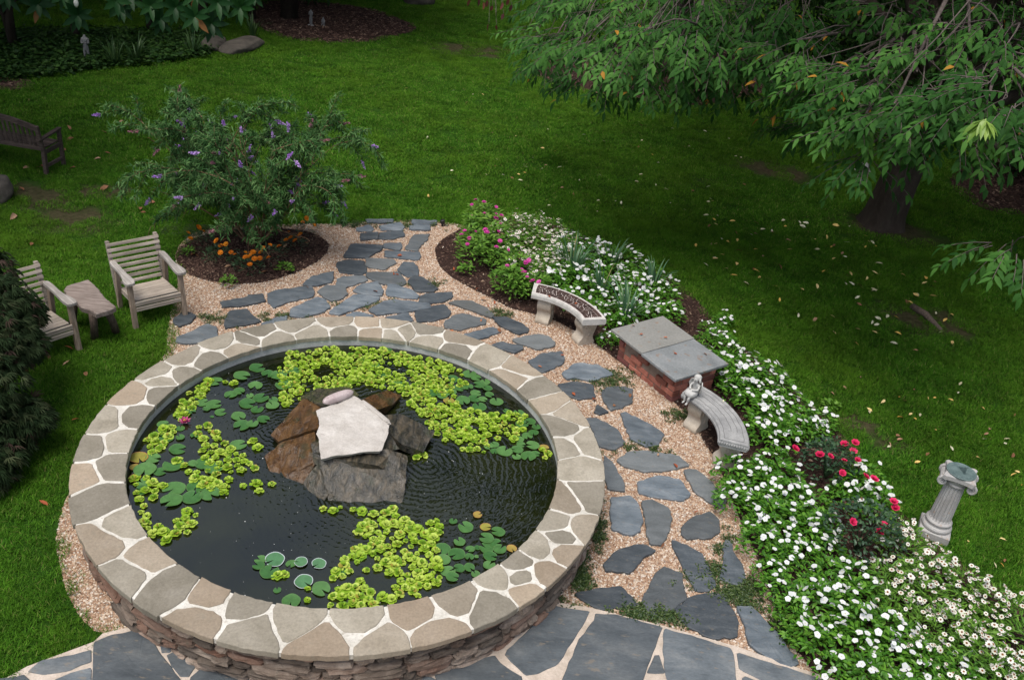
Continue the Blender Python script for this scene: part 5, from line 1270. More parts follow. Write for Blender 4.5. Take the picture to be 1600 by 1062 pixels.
def fill(kind, poly_px, z, md, lab, scale=1.0, avoid=()):
    W2 = np.array(polyw(poly_px, z)); got = []
    for c in rand_in(W2, 4000):
        if all((c[0] - g[0]) ** 2 + (c[1] - g[1]) ** 2 > md * md for g in got) and all((c[0] - a[0]) ** 2 + (c[1] - a[1]) ** 2 > a[2] ** 2 for a in avoid): got.append(tuple(c))
    for g in got: plant(kind, g, lab, lab, scale)
    return got
IRIS_AT = [at2(x, y) + (.16,) for x, y in ((893, 432), (937, 470), (975, 508), (1018, 455), (952, 425))]
ROSES = [at2(1292, 735, .1) + (.26,), at2(1340, 850, .1) + (.33,)]
got = []
got += fill('vinca', [(1100, 522), (1128, 516), (1140, 545), (1190, 575), (1240, 622), (1288, 652), (1280, 675), (1235, 688), (1195, 690), (1172, 650), (1140, 600), (1110, 570)], .13, .20, 'white vinca in the band between brick box and lawn')
got += fill('vinca', [(1135, 735), (1180, 712), (1215, 712), (1245, 755), (1275, 800), (1305, 850), (1345, 900), (1385, 960), (1440, 1010), (1500, 1050), (1520, 1090), (1340, 1090), (1250, 985), (1205, 900), (1172, 825), (1145, 785)], .13, .185, 'white vinca in the long border along the gravel and patio', 1.0, ROSES)
got += fill('vinca', [(1310, 745), (1345, 745), (1375, 775), (1372, 800), (1345, 785), (1318, 775)], .13, .19, 'white vinca between the two rose bushes')
got += fill('vinca', [(868, 408), (885, 372), (948, 388), (996, 408), (1046, 446), (1058, 488), (1036, 500), (1000, 488), (965, 512), (930, 494), (885, 468), (855, 445)], .13, .20, 'white vinca behind the mosaic bench and brick box', 1.0, IRIS_AT)
got += fill('zinnia', [(1375, 855), (1420, 835), (1450, 872), (1500, 905), (1550, 945), (1600, 975), (1660, 1080), (1500, 1090), (1440, 1020), (1400, 960), (1365, 910)], .14, .20, 'cream white dark eyed zinnia in front of the sundial', 1.0, ROSES)
got += fill('zinnia', [(768, 352), (840, 344), (880, 366), (886, 395), (868, 425), (845, 446), (822, 446), (795, 405)], .15, .20, 'white zinnia next to the magenta flowers in the upper bed')
print('bed plants', len(got))
for x, y in [(745, 362), (735, 382), (755, 390), (768, 372), (742, 410), (778, 380), (752, 372), (800, 452), (812, 462), (792, 455), (806, 438), (823, 455), (748, 348), (762, 350), (735, 392), (765, 405), (782, 418), (790, 400), (770, 388), (835, 462), (798, 425)]: plant('pink', at2(x, y, .05), 'magenta flowered leafy plant at the path end of the upper bed', 'magenta flowers in the upper bed', 1.15)
for x, y in [(970, 530), (948, 535), (1130, 505), (1105, 512)]: plant('vinca', at2(x, y, .05), 'small white vinca close against the brick box', 'small vinca close against the brick box', .7)
for (x, y), lab in zip([(343, 410), (377, 416), (388, 428), (422, 412), (459, 394), (313, 388), (482, 366)], ('densest orange marigold nearest the armchair', 'small orange marigold next to the densest one', 'low orange marigold at the front edge of the round bed', 'orange marigold in the middle of the round bed', 'bushy orange marigold on the path side of the round bed', 'sparse orange marigold at the back near the armchair', 'tall orange marigold behind the bushy one near the path')): plant('marigold', at2(x, y, .0), lab, 'marigolds under the butterfly bush', 1.3)
for (x, y), lab in zip([(727, 428), (295, 400), (445, 425), (1165, 690), (1262, 690), (1225, 985), (1256, 1010), (358, 447), (1295, 640)], ('small green seedling alone in the upper mulch bed', 'pale leafy weed at the grass edge by the armchair', 'small green seedling at the path edge of the marigold bed', 'green seedling under the near end of the fairy bench', 'spiky green weed behind the first rose bush', 'green weed at the mulch edge beside the patio', 'second green weed at the mulch edge, nearer the vinca', 'bright weed in the gravel below the marigold bed', 'low green weed on the lawn edge by the vinca band')): plant('green', at2(x, y), lab, None, .9)

for k in protos:
    for o in protos[k]:
        if o.name not in used:
            for ch in list(o.children_recursive): bpy.data.objects.remove(ch)
            bpy.data.objects.remove(o)
# strap leaved clumps
def iris_clump(loc, n, h, seed, lab, name='iris_clump', cat='iris', group='strap leaved clumps in the upper bed'):
    r = np.random.RandomState(seed); o = empty(name, (loc[0], loc[1], .01)); V = []; Q = []; T = []; v = []
    for i in range(n):
        a = r.uniform(0, 6.28); lean = r.uniform(.1, .75); L_ = h * r.uniform(.7, 1.15); w = r.uniform(.020, .032); base = np.array([math.cos(a), math.sin(a), 0]) * r.uniform(.0, .06); d = np.array([math.cos(a), math.sin(a), 0]); s_ = np.array([-math.sin(a), math.cos(a), 0]); k0 = len(V); m = 8
        for k in range(m + 1):
            t_ = k / m; bend = lean * t_ + (.9 if r.rand() < 0 else .35) * lean * t_ ** 3; p_ = base + d * L_ * .75 * bend + np.array([0, 0, L_ * (t_ - .55 * lean * t_ ** 3)]); ww = w * (1 - t_ ** 2.5) * .5 + .0006
            V += [p_ - s_ * ww, p_ + np.array([0, 0, -.003]), p_ + s_ * ww]; v += [0] * 3
        vv = r.rand()
        for k in range(3 * (m + 1)): v[k0 + k] = vv
        for k in range(m):
            for q in (0, 1): b_ = k0 + 3 * k + q; Q.append((b_, b_ + 1, b_ + 4, b_ + 3))
    npobj('leaf_blades', np.array(V), [np.array(Q)], M['iris_leaf'], o, True, None, v); tag(o, lab, cat, group)
for i, ((x, y), n, h, lab) in enumerate((((893, 432), 44, .62, 'largest blue green strap leaved clump nearest the white zinnias'), ((937, 470), 28, .56, 'arching strap leaved clump behind the middle of the mosaic bench'), ((975, 508), 32, .62, 'strap leaved clump beside the corner of the brick box'), ((1018, 455), 22, .48, 'small strap leaved clump among vinca nearest the lawn'), ((952, 425), 20, .54, 'loose strap leaved clump at the lawn side of the upper bed'))): iris_clump(at2(x, y), n, h, 80 + i, lab)

# rose bushes
def rose_bush(loc, R_, h, seed, spots, lab):
    r = np.random.RandomState(seed); o = empty('rose_bush', (loc[0], loc[1], .01)); st = MB()
    for i in range(12):
        a = r.uniform(0, 6.28); q = R_ * r.uniform(.3, .9); st.tube([(0, 0, 0), (q * .5 * math.cos(a), q * .5 * math.sin(a), h * .5), (q * math.cos(a), q * math.sin(a), h * r.uniform(.75, 1))], [.007, .005, .003], 5)
    st.build('stems', M['rose_leaf'], o)
    foliage_mesh('foliage', r, 520, R_, h, .046, .026, M['rose_leaf'], .35, o)
    P = []
    for (x, y, z) in spots: w = at(x, y, z); P.append((w.x - loc[0], w.y - loc[1], z - .01))
    for i, p_ in enumerate(P): bo = blossom_mesh('rose', r, [(0, 0, 0)], 7, .042, .95, (M['rose_petal'], M['eye_pale']), o, .4, .35, 0, 2, -.1); bo.location = p_
    tag(o, lab, 'rose bush', 'rose bushes')
rose_bush(ROSES[0], .30, .42, 5, [(1281, 711, .42), (1297, 713, .44), (1319, 720, .40), (1340, 719, .36), (1316, 739, .32), (1336, 692, .42), (1319, 694, .40), (1242, 701, .3), (1333, 705, .34)], 'rose bush with many pink red blooms nearest the fairy bench')
rose_bush(ROSES[1], .36, .52, 6, [(1352, 745, .5), (1365, 749, .48), (1396, 784, .46), (1399, 794, .42), (1381, 819, .42), (1332, 815, .5), (1373, 831, .3)], 'taller dark rose bush with few red blooms, beside the zinnias')

# butterfly bush
mk('bush_leaf', leaf_mat, (0.020, 0.068, 0.016), (0.048, 0.125, 0.032), (0.13, 0.235, 0.080), 0.6, 0.2, 0.15)
mk('purple', leaf_mat, (0.28, 0.12, 0.46), (0.46, 0.25, 0.66), (0.62, 0.44, 0.78), 0.7, 0.15, 0.2, (0.30, 0.14, 0.10))
mk('bush_stem', stone_mat, [(0.3, (0.10, 0.055, 0.03)), (0.7, (0.22, 0.13, 0.075))], 20, 0.9, 0.3, None, 0.3)
bp = at2(398, 384); bush = empty('butterfly_bush', (bp[0], bp[1], .01)); bush.scale = (.93, .93, .97); r = np.random.RandomState(21); st = MB(); LP, LD, PK = [], [], []
def arch(p, d, L_, rad_, depth):
    p = np.array(p, float); d = unit(np.array(d, float)); n = 9; ptsx = [p.copy()]
    for k in range(n):
        d = unit(d + np.array([0, 0, -.055 - .02 * depth]) + r.normal(0, .06, 3)); p = p + d * L_ / n; ptsx.append(p.copy())
        if depth < 2 and k >= 1 and r.rand() < (.62 if depth == 0 else .5):
            s_ = unit(np.cross(d, r.normal(0, 1, 3))); arch(p, d * .8 + s_ * .7 + [0, 0, .15], L_ * r.uniform(.34, .5), rad_ * .5, depth + 1)
    st.tube(ptsx, [max(.0022, rad_ * (1 - .85 * i / n)) for i in range(n + 1)], 5 if depth else 7)
    for i in range(2 if depth == 0 else 1, n + 1):
        for s2 in range(5 if depth else 3):
            q = ptsx[i - 1] + (ptsx[i] - ptsx[i - 1]) * r.rand(); a = r.normal(0, 1, 3); a[2] *= .5; LP.append(q); LD.append(unit(a) + d * .55 + [0, 0, .05])
    PK.append((ptsx[-1], unit(ptsx[-1] - ptsx[-2])))
for i in range(17):
    a = i * 2.39 + r.uniform(-.3, .3); lean = .25 + .75 * (i % 5) / 4; arch((.06 * math.cos(a), .06 * math.sin(a), 0), (math.cos(a) * lean, math.sin(a) * lean * .85, 1.15), r.uniform(1.35, 1.95) * (1.0 if lean < .8 else .92), .016, 0)
st.build('stems', M['bush_stem'], bush)
LP = np.array(LP); LD = np.array(LD); kp = ~((LP[:, 2] < .55) & (np.hypot(LP[:, 0], LP[:, 1]) > .38)) & (LP[:, 2] > .12); LP, LD = LP[kp], LD[kp]; n = len(LP); print('bush leaves', n, LP.max(0), LP.min(0))
rep = 2; LP3 = np.repeat(LP, rep, 0) + r.normal(0, .018, (n * rep, 3)); LD3 = np.repeat(LD, rep, 0) + r.normal(0, .55, (n * rep, 3)); n3 = len(LP3)
V, F = leaves(LP3, LD3, np.tile([0, 0, 1.0], (n3, 1)) + r.normal(0, .3, (n3, 3)), r.uniform(.055, .11, n3), r.uniform(.011, .019, n3), .3, .25); npobj('foliage', V, F, M['bush_leaf'], bush, True, None, np.repeat(r.rand(n3), 8))
r.shuffle(PK); tops = [k for k in PK if k[0][2] > .45]
for p_, d_ in tops[:96]:
    m = 46; t_ = r.rand(m); L_ = r.uniform(.08, .13); d_ = unit(d_ + np.array([0, 0, .25])); P = d_ * (t_ * L_)[:, None]; D = r.normal(0, 1, (m, 3)); V, F = leaves(P, D, r.normal(0, 1, (m, 3)),  .032 * (1.15 - .7 * t_), .024 * (1.15 - .6 * t_), cheap=True)
    o = npobj('flower_spike', V, F, M['purple'], bush, True, None, np.full(len(V), r.uniform(.3, .9) if r.rand() > .22 else .99)); o.location = p_
tag(bush, 'airy butterfly bush with purple flower spikes over marigolds', 'bush')

# fallen leaves
mk('leaf_yellow', leaf_mat, (0.52, 0.30, 0.06), (0.70, 0.46, 0.12), (0.76, 0.62, 0.30), 0.7, 0.1, 0.2, None, True)
mk('leaf_pale', leaf_mat, (0.50, 0.46, 0.28), (0.62, 0.58, 0.38), (0.70, 0.68, 0.50), 0.7, 0.1, 0.2, None, True)
mk('leaf_brown', leaf_mat, (0.16, 0.07, 0.035), (0.28, 0.14, 0.075), (0.42, 0.27, 0.17), 0.8, 0.05, 0.2, None, True)
mk('leaf_rust', leaf_mat, (0.22, 0.055, 0.025), (0.34, 0.095, 0.04), (0.42, 0.16, 0.07), 0.8, 0.05, 0.2, None, True)
def fallen_mesh(mat, seed, wd):
    r = np.random.RandomState(seed); V, F = leaves(np.array([[-.5, 0, .03]]), np.array([[1, 0, r.uniform(-.05, .25)]]), np.array([[0, .2, 1]]), np.array([1.0]), np.array([wd]), r.uniform(.2, .7), r.uniform(-.1, .3)); o = npobj('fallen_leaf', V, F, mat, None, True, None, np.full(len(V), r.rand() * .9)); me = o.data; bpy.data.objects.remove(o); return me
fall = {k: [fallen_mesh(M['leaf_' + k], 10 * i + j, w) for j, w in enumerate((.42, .5, .36))] for i, (k, _) in enumerate((('yellow', 0), ('pale', 0), ('brown', 0), ('rust', 0)))}
def leaf_fall(n, poly, kinds, size, where, z=.03):
    W2 = np.array(polyw(poly)); C_ = rand_in(W2, n * 8); got = 0
    for c in C_:
        if got >= n: break
        if where.startswith('on the') and 'lawn' in where and any(inpoly([c], q)[0] for q in (GRAVEL, BED, PATIO)): continue
        if math.hypot(*c) < 2.25: continue
        k = random.choice(kinds); s = random.uniform(*size); o = bpy.data.objects.new('fallen_leaf', random.choice(fall[k])); link(o); o.location = (c[0], c[1], z); o.scale = (s, s, s)
        o.rotation_euler = (random.uniform(-.5, .5), random.uniform(-.4, .4), random.uniform(0, 6.28)); lab = {'yellow': 'yellow', 'pale': 'pale cream', 'brown': 'curled brown', 'rust': 'rust red'}[k] + ' fallen leaf ' + where; tag(o, lab, 'leaf', lab); got += 1
leaf_fall(108, [(1080, 330), (1330, 350), (1480, 440), (1500, 560), (1350, 560), (1180, 480), (1090, 420)], ('yellow', 'yellow', 'pale', 'brown'), (.07, .115), 'on the shaded lawn under the big cherry')
leaf_fall(46, [(1270, 600), (1450, 580), (1600, 640), (1600, 900), (1530, 880), (1400, 720)], ('yellow', 'brown', 'pale'), (.05, .085), 'on the lawn around the sundial')
leaf_fall(62, [(760, 190), (1150, 185), (1230, 250), (1150, 330), (850, 335), (770, 280)], ('yellow', 'pale', 'pale', 'brown'), (.05, .09), 'on the middle lawn behind the flower bed')
leaf_fall(14, [(620, 120), (760, 120), (780, 330), (650, 330)], ('brown', 'pale', 'yellow'), (.05, .09), 'on the open lawn above the path end')
leaf_fall(20, [(0, 290), (120, 190), (250, 180), (250, 330), (110, 410), (30, 400)], ('brown',), (.09, .17), 'on the lawn between park bench and armchair')
leaf_fall(7, [(40, 560), (110, 540), (170, 560), (110, 700), (100, 760), (60, 900), (10, 960)], ('brown', 'brown', 'rust'), (.07, .12), 'on the lawn between maple and pond')
leaf_fall(15, [(290, 375), (500, 372), (480, 410), (400, 432), (310, 425)], ('brown',), (.08, .15), 'in the mulch under the butterfly bush', .03)
leaf_fall(26, [(300, 460), (560, 400), (700, 400), (900, 560), (1040, 650), (1120, 780), (1000, 900), (930, 700), (800, 530), (400, 500)], ('rust', 'rust', 'brown'), (.045, .09), 'on the gravel path', .04)
for x, y, z, k, lab in ((1130, 626, .41, 'pale', 'single yellow green leaf on the fairy bench'), (1002, 522, .40, 'rust', 'rust leaf at the outer corner of a slate lid'), (1040, 527, .40, 'rust', 'small rust leaf near the joint of the slate lids'), (1055, 552, .39, 'rust', 'rust leaf in the middle of the paler slate lid'), (1102, 553, .39, 'brown', 'brown leaf near the lawn edge of the paler slate lid'), (990, 508, .40, 'brown', 'dark leaf at the back of the browner slate lid'), (858, 463, .415, 'rust', 'orange leaf on the mosaic nearest its far end'), (900, 474, .415, 'rust', 'orange leaf at the middle of the mosaic seat')):
    p = at(x, y, z); o = bpy.data.objects.new('fallen_leaf', random.choice(fall[k])); link(o); s = .05; o.location = (p.x, p.y, z); o.scale = (s, s, s); o.rotation_euler = (0, 0, random.uniform(0, 6)); tag(o, lab, 'leaf')
# ---------------------------------------------------------------- trees and shrubs
mk('cherry_leaf', leaf_mat, (0.015, 0.058, 0.010), (0.036, 0.110, 0.017), (0.085, 0.205, 0.038), 0.6, 0.25, 0.1, (0.42, 0.20, 0.03))
mk('lime_leaf', leaf_mat, (0.12, 0.22, 0.03), (0.20, 0.32, 0.05), (0.30, 0.42, 0.09), 0.42, 0.3, 0.4)
mk('red_leaf', leaf_mat, (0.045, 0.012, 0.012), (0.09, 0.022, 0.02), (0.15, 0.05, 0.03), 0.5, 0.2, 0.3)
mk('bark', stone_mat, [(0.25, (0.018, 0.013, 0.010)), (0.55, (0.045, 0.034, 0.027)), (0.8, (0.085, 0.067, 0.056))], 5.0, 0.95, 0.9, ((0.05, 0.06, 0.03), 0.4), 0.2, 0.2, None, 0.03, (1, 1, .35))
mk('twig', stone_mat, [(0.3, (0.06, 0.045, 0.038)), (0.7, (0.15, 0.12, 0.11))], 20, 0.9, 0.3, None, 0.2)
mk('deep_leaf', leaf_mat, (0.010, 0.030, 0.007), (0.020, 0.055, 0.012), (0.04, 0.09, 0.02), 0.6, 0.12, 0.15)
def sprays(r, P, D, L_, k, leafL, leafW, sag=.22):
    """leafy twigs: origins P, headings D -> leaf arrays and the twigs' own polylines"""
    n = len(P); D = unit(D); S_ = unit(np.cross(D, [0, 0, 1.0])); lp, ld, ln = [], [], []; tw = []
    L_ = L_[:, None]
    f = lambda t: P + D * L_ * t - np.array([0, 0, 1.0]) * (sag * L_ * t * t)
    for j in range(k):
        t = .12 + .88 * (j + .5) / k; s = 1 if j % 2 else -1
        q = f(t); d = D * r.uniform(.35, .85, (n, 1)) + s * S_ * r.uniform(.3, .9, (n, 1)) + np.array([0, 0, -1.0]) * r.uniform(.0, .55, (n, 1)); lp.append(q); ld.append(d); ln.append(np.array([0, 0, 1.0]) + D * .35 + r.normal(0, .22, (n, 3)))
    q = f(1.0); lp.append(q); ld.append(D * .6 - np.array([0, 0, .7])); ln.append(np.tile([0, 0, 1.0], (n, 1)) + D * .4)
    lp, ld, ln = map(np.concatenate, (lp, ld, ln)); m = len(lp)
    ge = np.tile(np.arange(n), k + 1)
    V, F = leaves(lp, ld, ln, r.uniform(.75, 1.2, m) * leafL, r.uniform(.85, 1.15, m) * leafW, .35, .22, tipw=.70)
    return V, F, m, ge, [np.array([f(t)[i] for t in (0, .35, .7, 1.0)]) for i in range(n)]
def strip_tubes(lines, r0, r1):
    """thin three sided twigs for many polylines (all of four points)"""
    A = np.array(lines); n = len(A); t = unit(A[:, -1] - A[:, 0]); u_ = unit(np.cross(t, [0.3, .2, 1])); w = np.cross(t, u_); V = []
    for k in range(4):
        rr = r0 + (r1 - r0) * k / 3
        for a in (0, 2.094, 4.189): V.append(A[:, k] + (u_ * math.cos(a) + w * math.sin(a)) * rr)
    V = np.stack(V, 1).reshape(-1, 3); b_ = np.arange(n)[:, None] * 12; Q = []
    for k in range(3):
        for j in range(3): Q.append(b_ + [3 * k + j, 3 * k + (j + 1) % 3, 3 * k + 3 + (j + 1) % 3, 3 * k + 3 + j])
    return V, [np.concatenate(Q)]
def limb_path(a, b, r, lift=.25, n=7):
    a, b = np.array(a), np.array(b); d = b - a; L_ = np.linalg.norm(d); out = []
    o = r.normal(0, .06 * L_, 3)
    for k in range(n + 1):
        t = k / n; out.append(a + d * t + np.array([0, 0, lift * L_ * math.sin(math.pi * t) * .5]) + o * math.sin(math.pi * t))
    return out
def bough_tree(name, base, trunk_r, fork_z, boughs, upper, seed, leafL, leafW, lab, leaf='cherry_leaf', dens=62):
    r = np.random.RandomState(seed); o = empty(name, (base[0], base[1], 0)); bx_, by_ = base; tb_ = MB(); fork = np.array([.1, -.1, fork_z])
    # trunk with root flare
    n = 20; V = []; F = []; lv = [(-.06, 1.38), (.05, 1.22), (.2, 1.08), (.5, 1.0), (1.0, .93), (fork_z * .75, .9), (fork_z + .3, .75)]; ph = r.uniform(0, 6, 4)
    for i, (z, s) in enumerate(lv):
        for k in range(n):
            a = 2 * math.pi * k / n; q = trunk_r * s * (1 + .10 * math.sin(3 * a + ph[0]) + .07 * math.sin(5 * a + ph[1]) + .10 * (s - .95) * math.sin(4 * a + ph[2])); V.append((q * math.cos(a) + .1 * z / fork_z, q * math.sin(a) - .1 * z / fork_z, z))
    for i in range(len(lv) - 1):
        for k in range(n): F.append((i * n + k, i * n + (k + 1) % n, (i + 1) * n + (k + 1) % n, (i + 1) * n + k))
    tb_.add(V, F, 0, .5); tb_.build('trunk', M['bark'], o, True)
    lb = MB(); lp = []; parts = []; var = []; tws = []
    for bi, (c, R_, hang, *via) in enumerate(boughs):
        c = np.array(c) - [bx_, by_, 0]; out = unit(np.array([c[0], c[1], 0.0])); path = limb_path(fork + [0, 0, .2], c - out * R_ * .2 + [0, 0, .1], r); m = len(path) - 1
        if via: v_ = np.array(via[0]) - [bx_, by_, 0]; path = limb_path(fork + [0, 0, .2], v_, r, .1, 4)[:-1] + limb_path(v_, c + [.15, 0, .12], r, .15, 4); m = len(path) - 1
        lb.tube(path, [max(.012, trunk_r * .24 * (1 - .88 * k / m)) for k in range(m + 1)], 7)
        ns = int(dens * R_ ** 1.6 + 8); a = r.uniform(0, 6.28, ns); q = np.sqrt(r.rand(ns)); zz = (1 - q ** 2) * .24 * R_ * r.uniform(-.5, 1, ns)
        P = c + np.c_[q * R_ * np.cos(a), q * R_ * np.sin(a), zz - hang * q * R_ * r.rand(ns)]
        D = out * .9 + np.c_[np.cos(a), np.sin(a), np.zeros(ns)] * (.35 + .8 * q)[:, None] + np.c_[np.zeros((ns, 2)), r.uniform(-.15, .25, ns) - hang * .8] + r.normal(0, .18, (ns, 3))
        V, F, m_, ge, tw = sprays(r, P, D, r.uniform(.28, .5, ns), 8, leafL, leafW); parts.append((V, F)); tone = r.uniform(-.22, .22); sv = r.uniform(.1, .7, ns); var.append(np.repeat(np.clip(sv[ge] + tone + r.normal(0, .14, m_), 0, .955 if r.rand() < 1 else 1), 8)); tws += tw
        for k in range(max(3, ns // 6)):
            t_ = r.randint(m // 2, m + 1) if (m := len(path) - 1) else 0; e = P[r.randint(ns)]; pa = limb_path(path[t_], e, r, .15, 4); lb.tube(pa, [.014, .011, .008, .006, .004], 5)
    # a few yellowed leaves
    for v_ in var:
        kk = r.rand(len(v_) // 8) < .007; v_[np.repeat(kk, 8)] = .99
    lb.build('limbs', M['twig'], o, True)
    V, F = strip_tubes(tws, .006, .0025); parts.append((V, F)); var.append(np.full(len(V), .4))
    leaf_obj('crown', parts, [M[leaf], M['twig']], o, np.concatenate(var), None, [0] * (len(parts) - 1) + [1])
    if upper:
        P, D = [], []
        for (c, R_, k) in upper:
            c = np.array(c, float) - [bx_, by_, 0]; g = r.normal(0, 1, (k, 3)); g = unit(g) * (r.rand(k, 1) ** .4); P.append(c + g * [R_, R_, R_ * .45]); D.append(g * [1, 1, .2] + r.normal(0, .4, (k, 3)) - [0, 0, .35])
        P, D = np.concatenate(P), np.concatenate(D); k = len(P); V, F = leaves(P, D, np.tile([0, 0, 1.0], (k, 1)) + r.normal(0, .4, (k, 3)), r.uniform(.16, .26, k), r.uniform(.09, .13, k), cheap=True); npobj('upper_crown', V, F, M[leaf], o, True, None, np.repeat(r.uniform(0, .9, k), 4))
        ul = MB()
        for (c, R_, k) in upper[::2]: c = np.array(c, float) - [bx_, by_, 0]; pa = limb_path(fork, c, r, .2); ul.tube(pa, [max(.02, trunk_r * .4 * (1 - .85 * i / 7)) for i in range(8)], 6)
        ul.build('upper_limbs', M['bark'], o, True)
    return tag(o, lab, 'tree')
bA = [(1345, 140, 10.5, .8, .2), (1425, 150, 10.2, 1.0, .2), (1510, 105, 10.6, .9, .2), (1590, 75, 10.6, 1.0, .2), (1325, 165, 10.2, .45, .3), (1395, 180, 9.8, .45, .4), (1350, 250, 9.8, .20, .9), (1425, 215, 9.7, .22, .7), (1345, 205, 9.8, .28, .5),
      (1540, 190, 9.2, .75, .3), (1600, 165, 9.2, .8, .3), (1480, 50, 12, .55, .2), (1395, 20, 12, .6, .2), (1270, 150, 11, .45, .6), (1235, 85, 11, .6, .3), (1598, 392, 9.0, .42, .8), (1570, 10, 12, .6, .2), (1460, 165, 10.4, .6, .3), (1500, 225, 10.0, .32, .5), (1270, 200, 13, .5, .8), (1360, 150, 12, .8, .3)]
bA = [(tuple(at_d(x, y - (18 if R_ > .6 else 6), d)), R_ * .72, h * .6) for x, y, d, R_, h in bA]
bA = [b_ + ((tuple(at_d(1720, 250, 9.6)),) if i == 15 else ()) for i, b_ in enumerate(bA)]
rr_ = np.random.RandomState(5)
tA = at2(1375, 350); up = []
for i in range(34):
    a = i * 2.4; q = 6.6 * math.sqrt((i + .5) / 34); up.append(((tA[0] + 1.8 + q * math.cos(a), tA[1] + .6 + q * math.sin(a) * .95, 8.4 - .085 * q * q + rr_.uniform(-.6, .6)), 1.55, 620))
for x_, y_ in ((9.2, 3.2), (11.4, 2.6), (10.2, 5.0), (12.2, 4.8), (8.4, 5.6), (11.6, 7.2), (13.4, 6.4), (9.6, 7.4), (7.0, 6.6), (12.8, 9.4)): up.append(((x_, y_, 6.6 + rr_.uniform(-.3, .5)), 1.6, 700))  # extra crown clumps added out of view to darken the outer lawn
bough_tree('cherry_tree', tA, .31, 1.9, bA, up, 31, .125, .050, 'thick trunked cherry tree with low drooping leafy boughs over the shaded lawn')
# lime green young spray on the nearest bough of the same tree, and the grey box on its trunk
cher = bpy.data.objects['cherry_tree']; r = np.random.RandomState(77); c = np.array(at_d(1540, 188, 8.3)) - [tA[0], tA[1], 0]
k = 15; a = r.uniform(0, 6.28, k); V, F = leaves(np.tile(c, (k, 1)) + r.normal(0, .01, (k, 3)), np.c_[np.cos(a), np.sin(a), -.45 - .4 * r.rand(k)], np.tile([0, 0, 1.0], (k, 1)), r.uniform(.15, .21, k), r.uniform(.05, .062, k), .3, .25); npobj('young_leaves', V, F, M['lime_leaf'], cher, True, None, np.repeat(r.rand(k) * .9, 8))
p = at_d(1349, 264, 15.6); bh = empty('bird_feeder', (p.x, p.y, p.z), .5); b = MB(); b.lathe([(.13, -.03), (.10, .0), (.055, .09), (.01, .12)], 16, var=.5); b.build('roof', M['column_stone'], bh); b = MB(); b.lathe([(.04, -.22), (.045, -.2), (.045, -.03)], 14, var=.5); b.lathe([(.10, -.235), (.10, -.22), (.001, -.22)], 16, var=.5); b.build('seed_tube', M['grey_stone'], bh); b = MB(); b.tube([(0, 0, .12), (.02, .02, .6)], .004, 4); b.build('hanger', M['black_metal'], bh); tag(bh, 'small grey conical bird feeder hanging beside the cherry trunk', 'bird feeder')
bB = [(885, 70, 13.6, .8, .4), (925, 75, 12.2, 1.0, .4), (1000, 85, 11.6, 1.1, .4), (1085, 70, 11.4, 1.1, .3), (1150, 85, 11.8, 1.0, .4), (1185, 40, 12.4, 1.2, .3), (1085, 15, 12.8, 1.3, .2), (965, 20, 13.4, 1.3, .3), (1250, 25, 12.2, .7, .2), (905, 20, 15, 1.1, .3), (850, 100, 15.2, .5, .7), (1135, 132, 12.2, .38, .9), (935, 128, 12.0, .42, .7), (1040, 118, 11.6, .42, .6), (1000, 122, 11.5, .40, .7), (1090, 115, 12.5, .5, .6), (1210, 110, 12.4, .5, .6)]
bB = [(tuple(at_d(x, y - (14 if R_ > .6 else 6), d)), R_ * .75, h * .6) for x, y, d, R_, h in bB]
tB = at2(1040, 112); up = []
for i in range(20):
    a = i * 2.4; q = 4.2 * math.sqrt((i + .5) / 20); up.append(((tB[0] + .8 + q * math.cos(a), tB[1] + 2.4 + q * math.sin(a), 7.6 - .09 * q * q + rr_.uniform(-.5, .5)), 1.5, 520))
bough_tree('cherry_tree', tB, .30, 1.7, bB, up, 32, .13, .050, 'spreading cherry tree standing in the round mulch disc, its trunk hidden by leaves')
tb2 = bpy.data.objects['cherry_tree.001']; P, D = [], []
for x, y in ((735, 4), (748, 2), (762, 5), (770, 14), (764, 42), (776, 44), (776, 24), (787, 26), (786, 8), (800, 12), (795, 2), (756, 8)): P.append(np.array(at_d(x, y - 5, 12.0)) - [tB[0], tB[1], 0]); D.append((r.normal(0, .2), r.normal(0, .2), -1))
P = np.array(P); k = len(P); V, F = leaves(P, np.array(D), r.normal(0, 1, (k, 3)), r.uniform(.08, .11, k), .045, .3, .1); npobj('red_leaves', V, F, M['red_leaf'], tb2, True, None, np.repeat(r.rand(k), 8))
tw_ = MB(); q0 = np.array(at_d(765, -60, 12.2)) - [tB[0], tB[1], 0]; src_ = np.array(bB[9][0]) - [tB[0], tB[1], 0]; tw_.tube(limb_path(src_, q0, r, .1, 5), [.02, .016, .012, .01, .008, .006], 5)
for p_ in P: tw_.tube([q0, q0 * .4 + p_ * .6 + np.array([0, 0, .08]), p_], [.005, .004, .0025], 4)
tw_.build('red_twig', M['twig'], tb2)

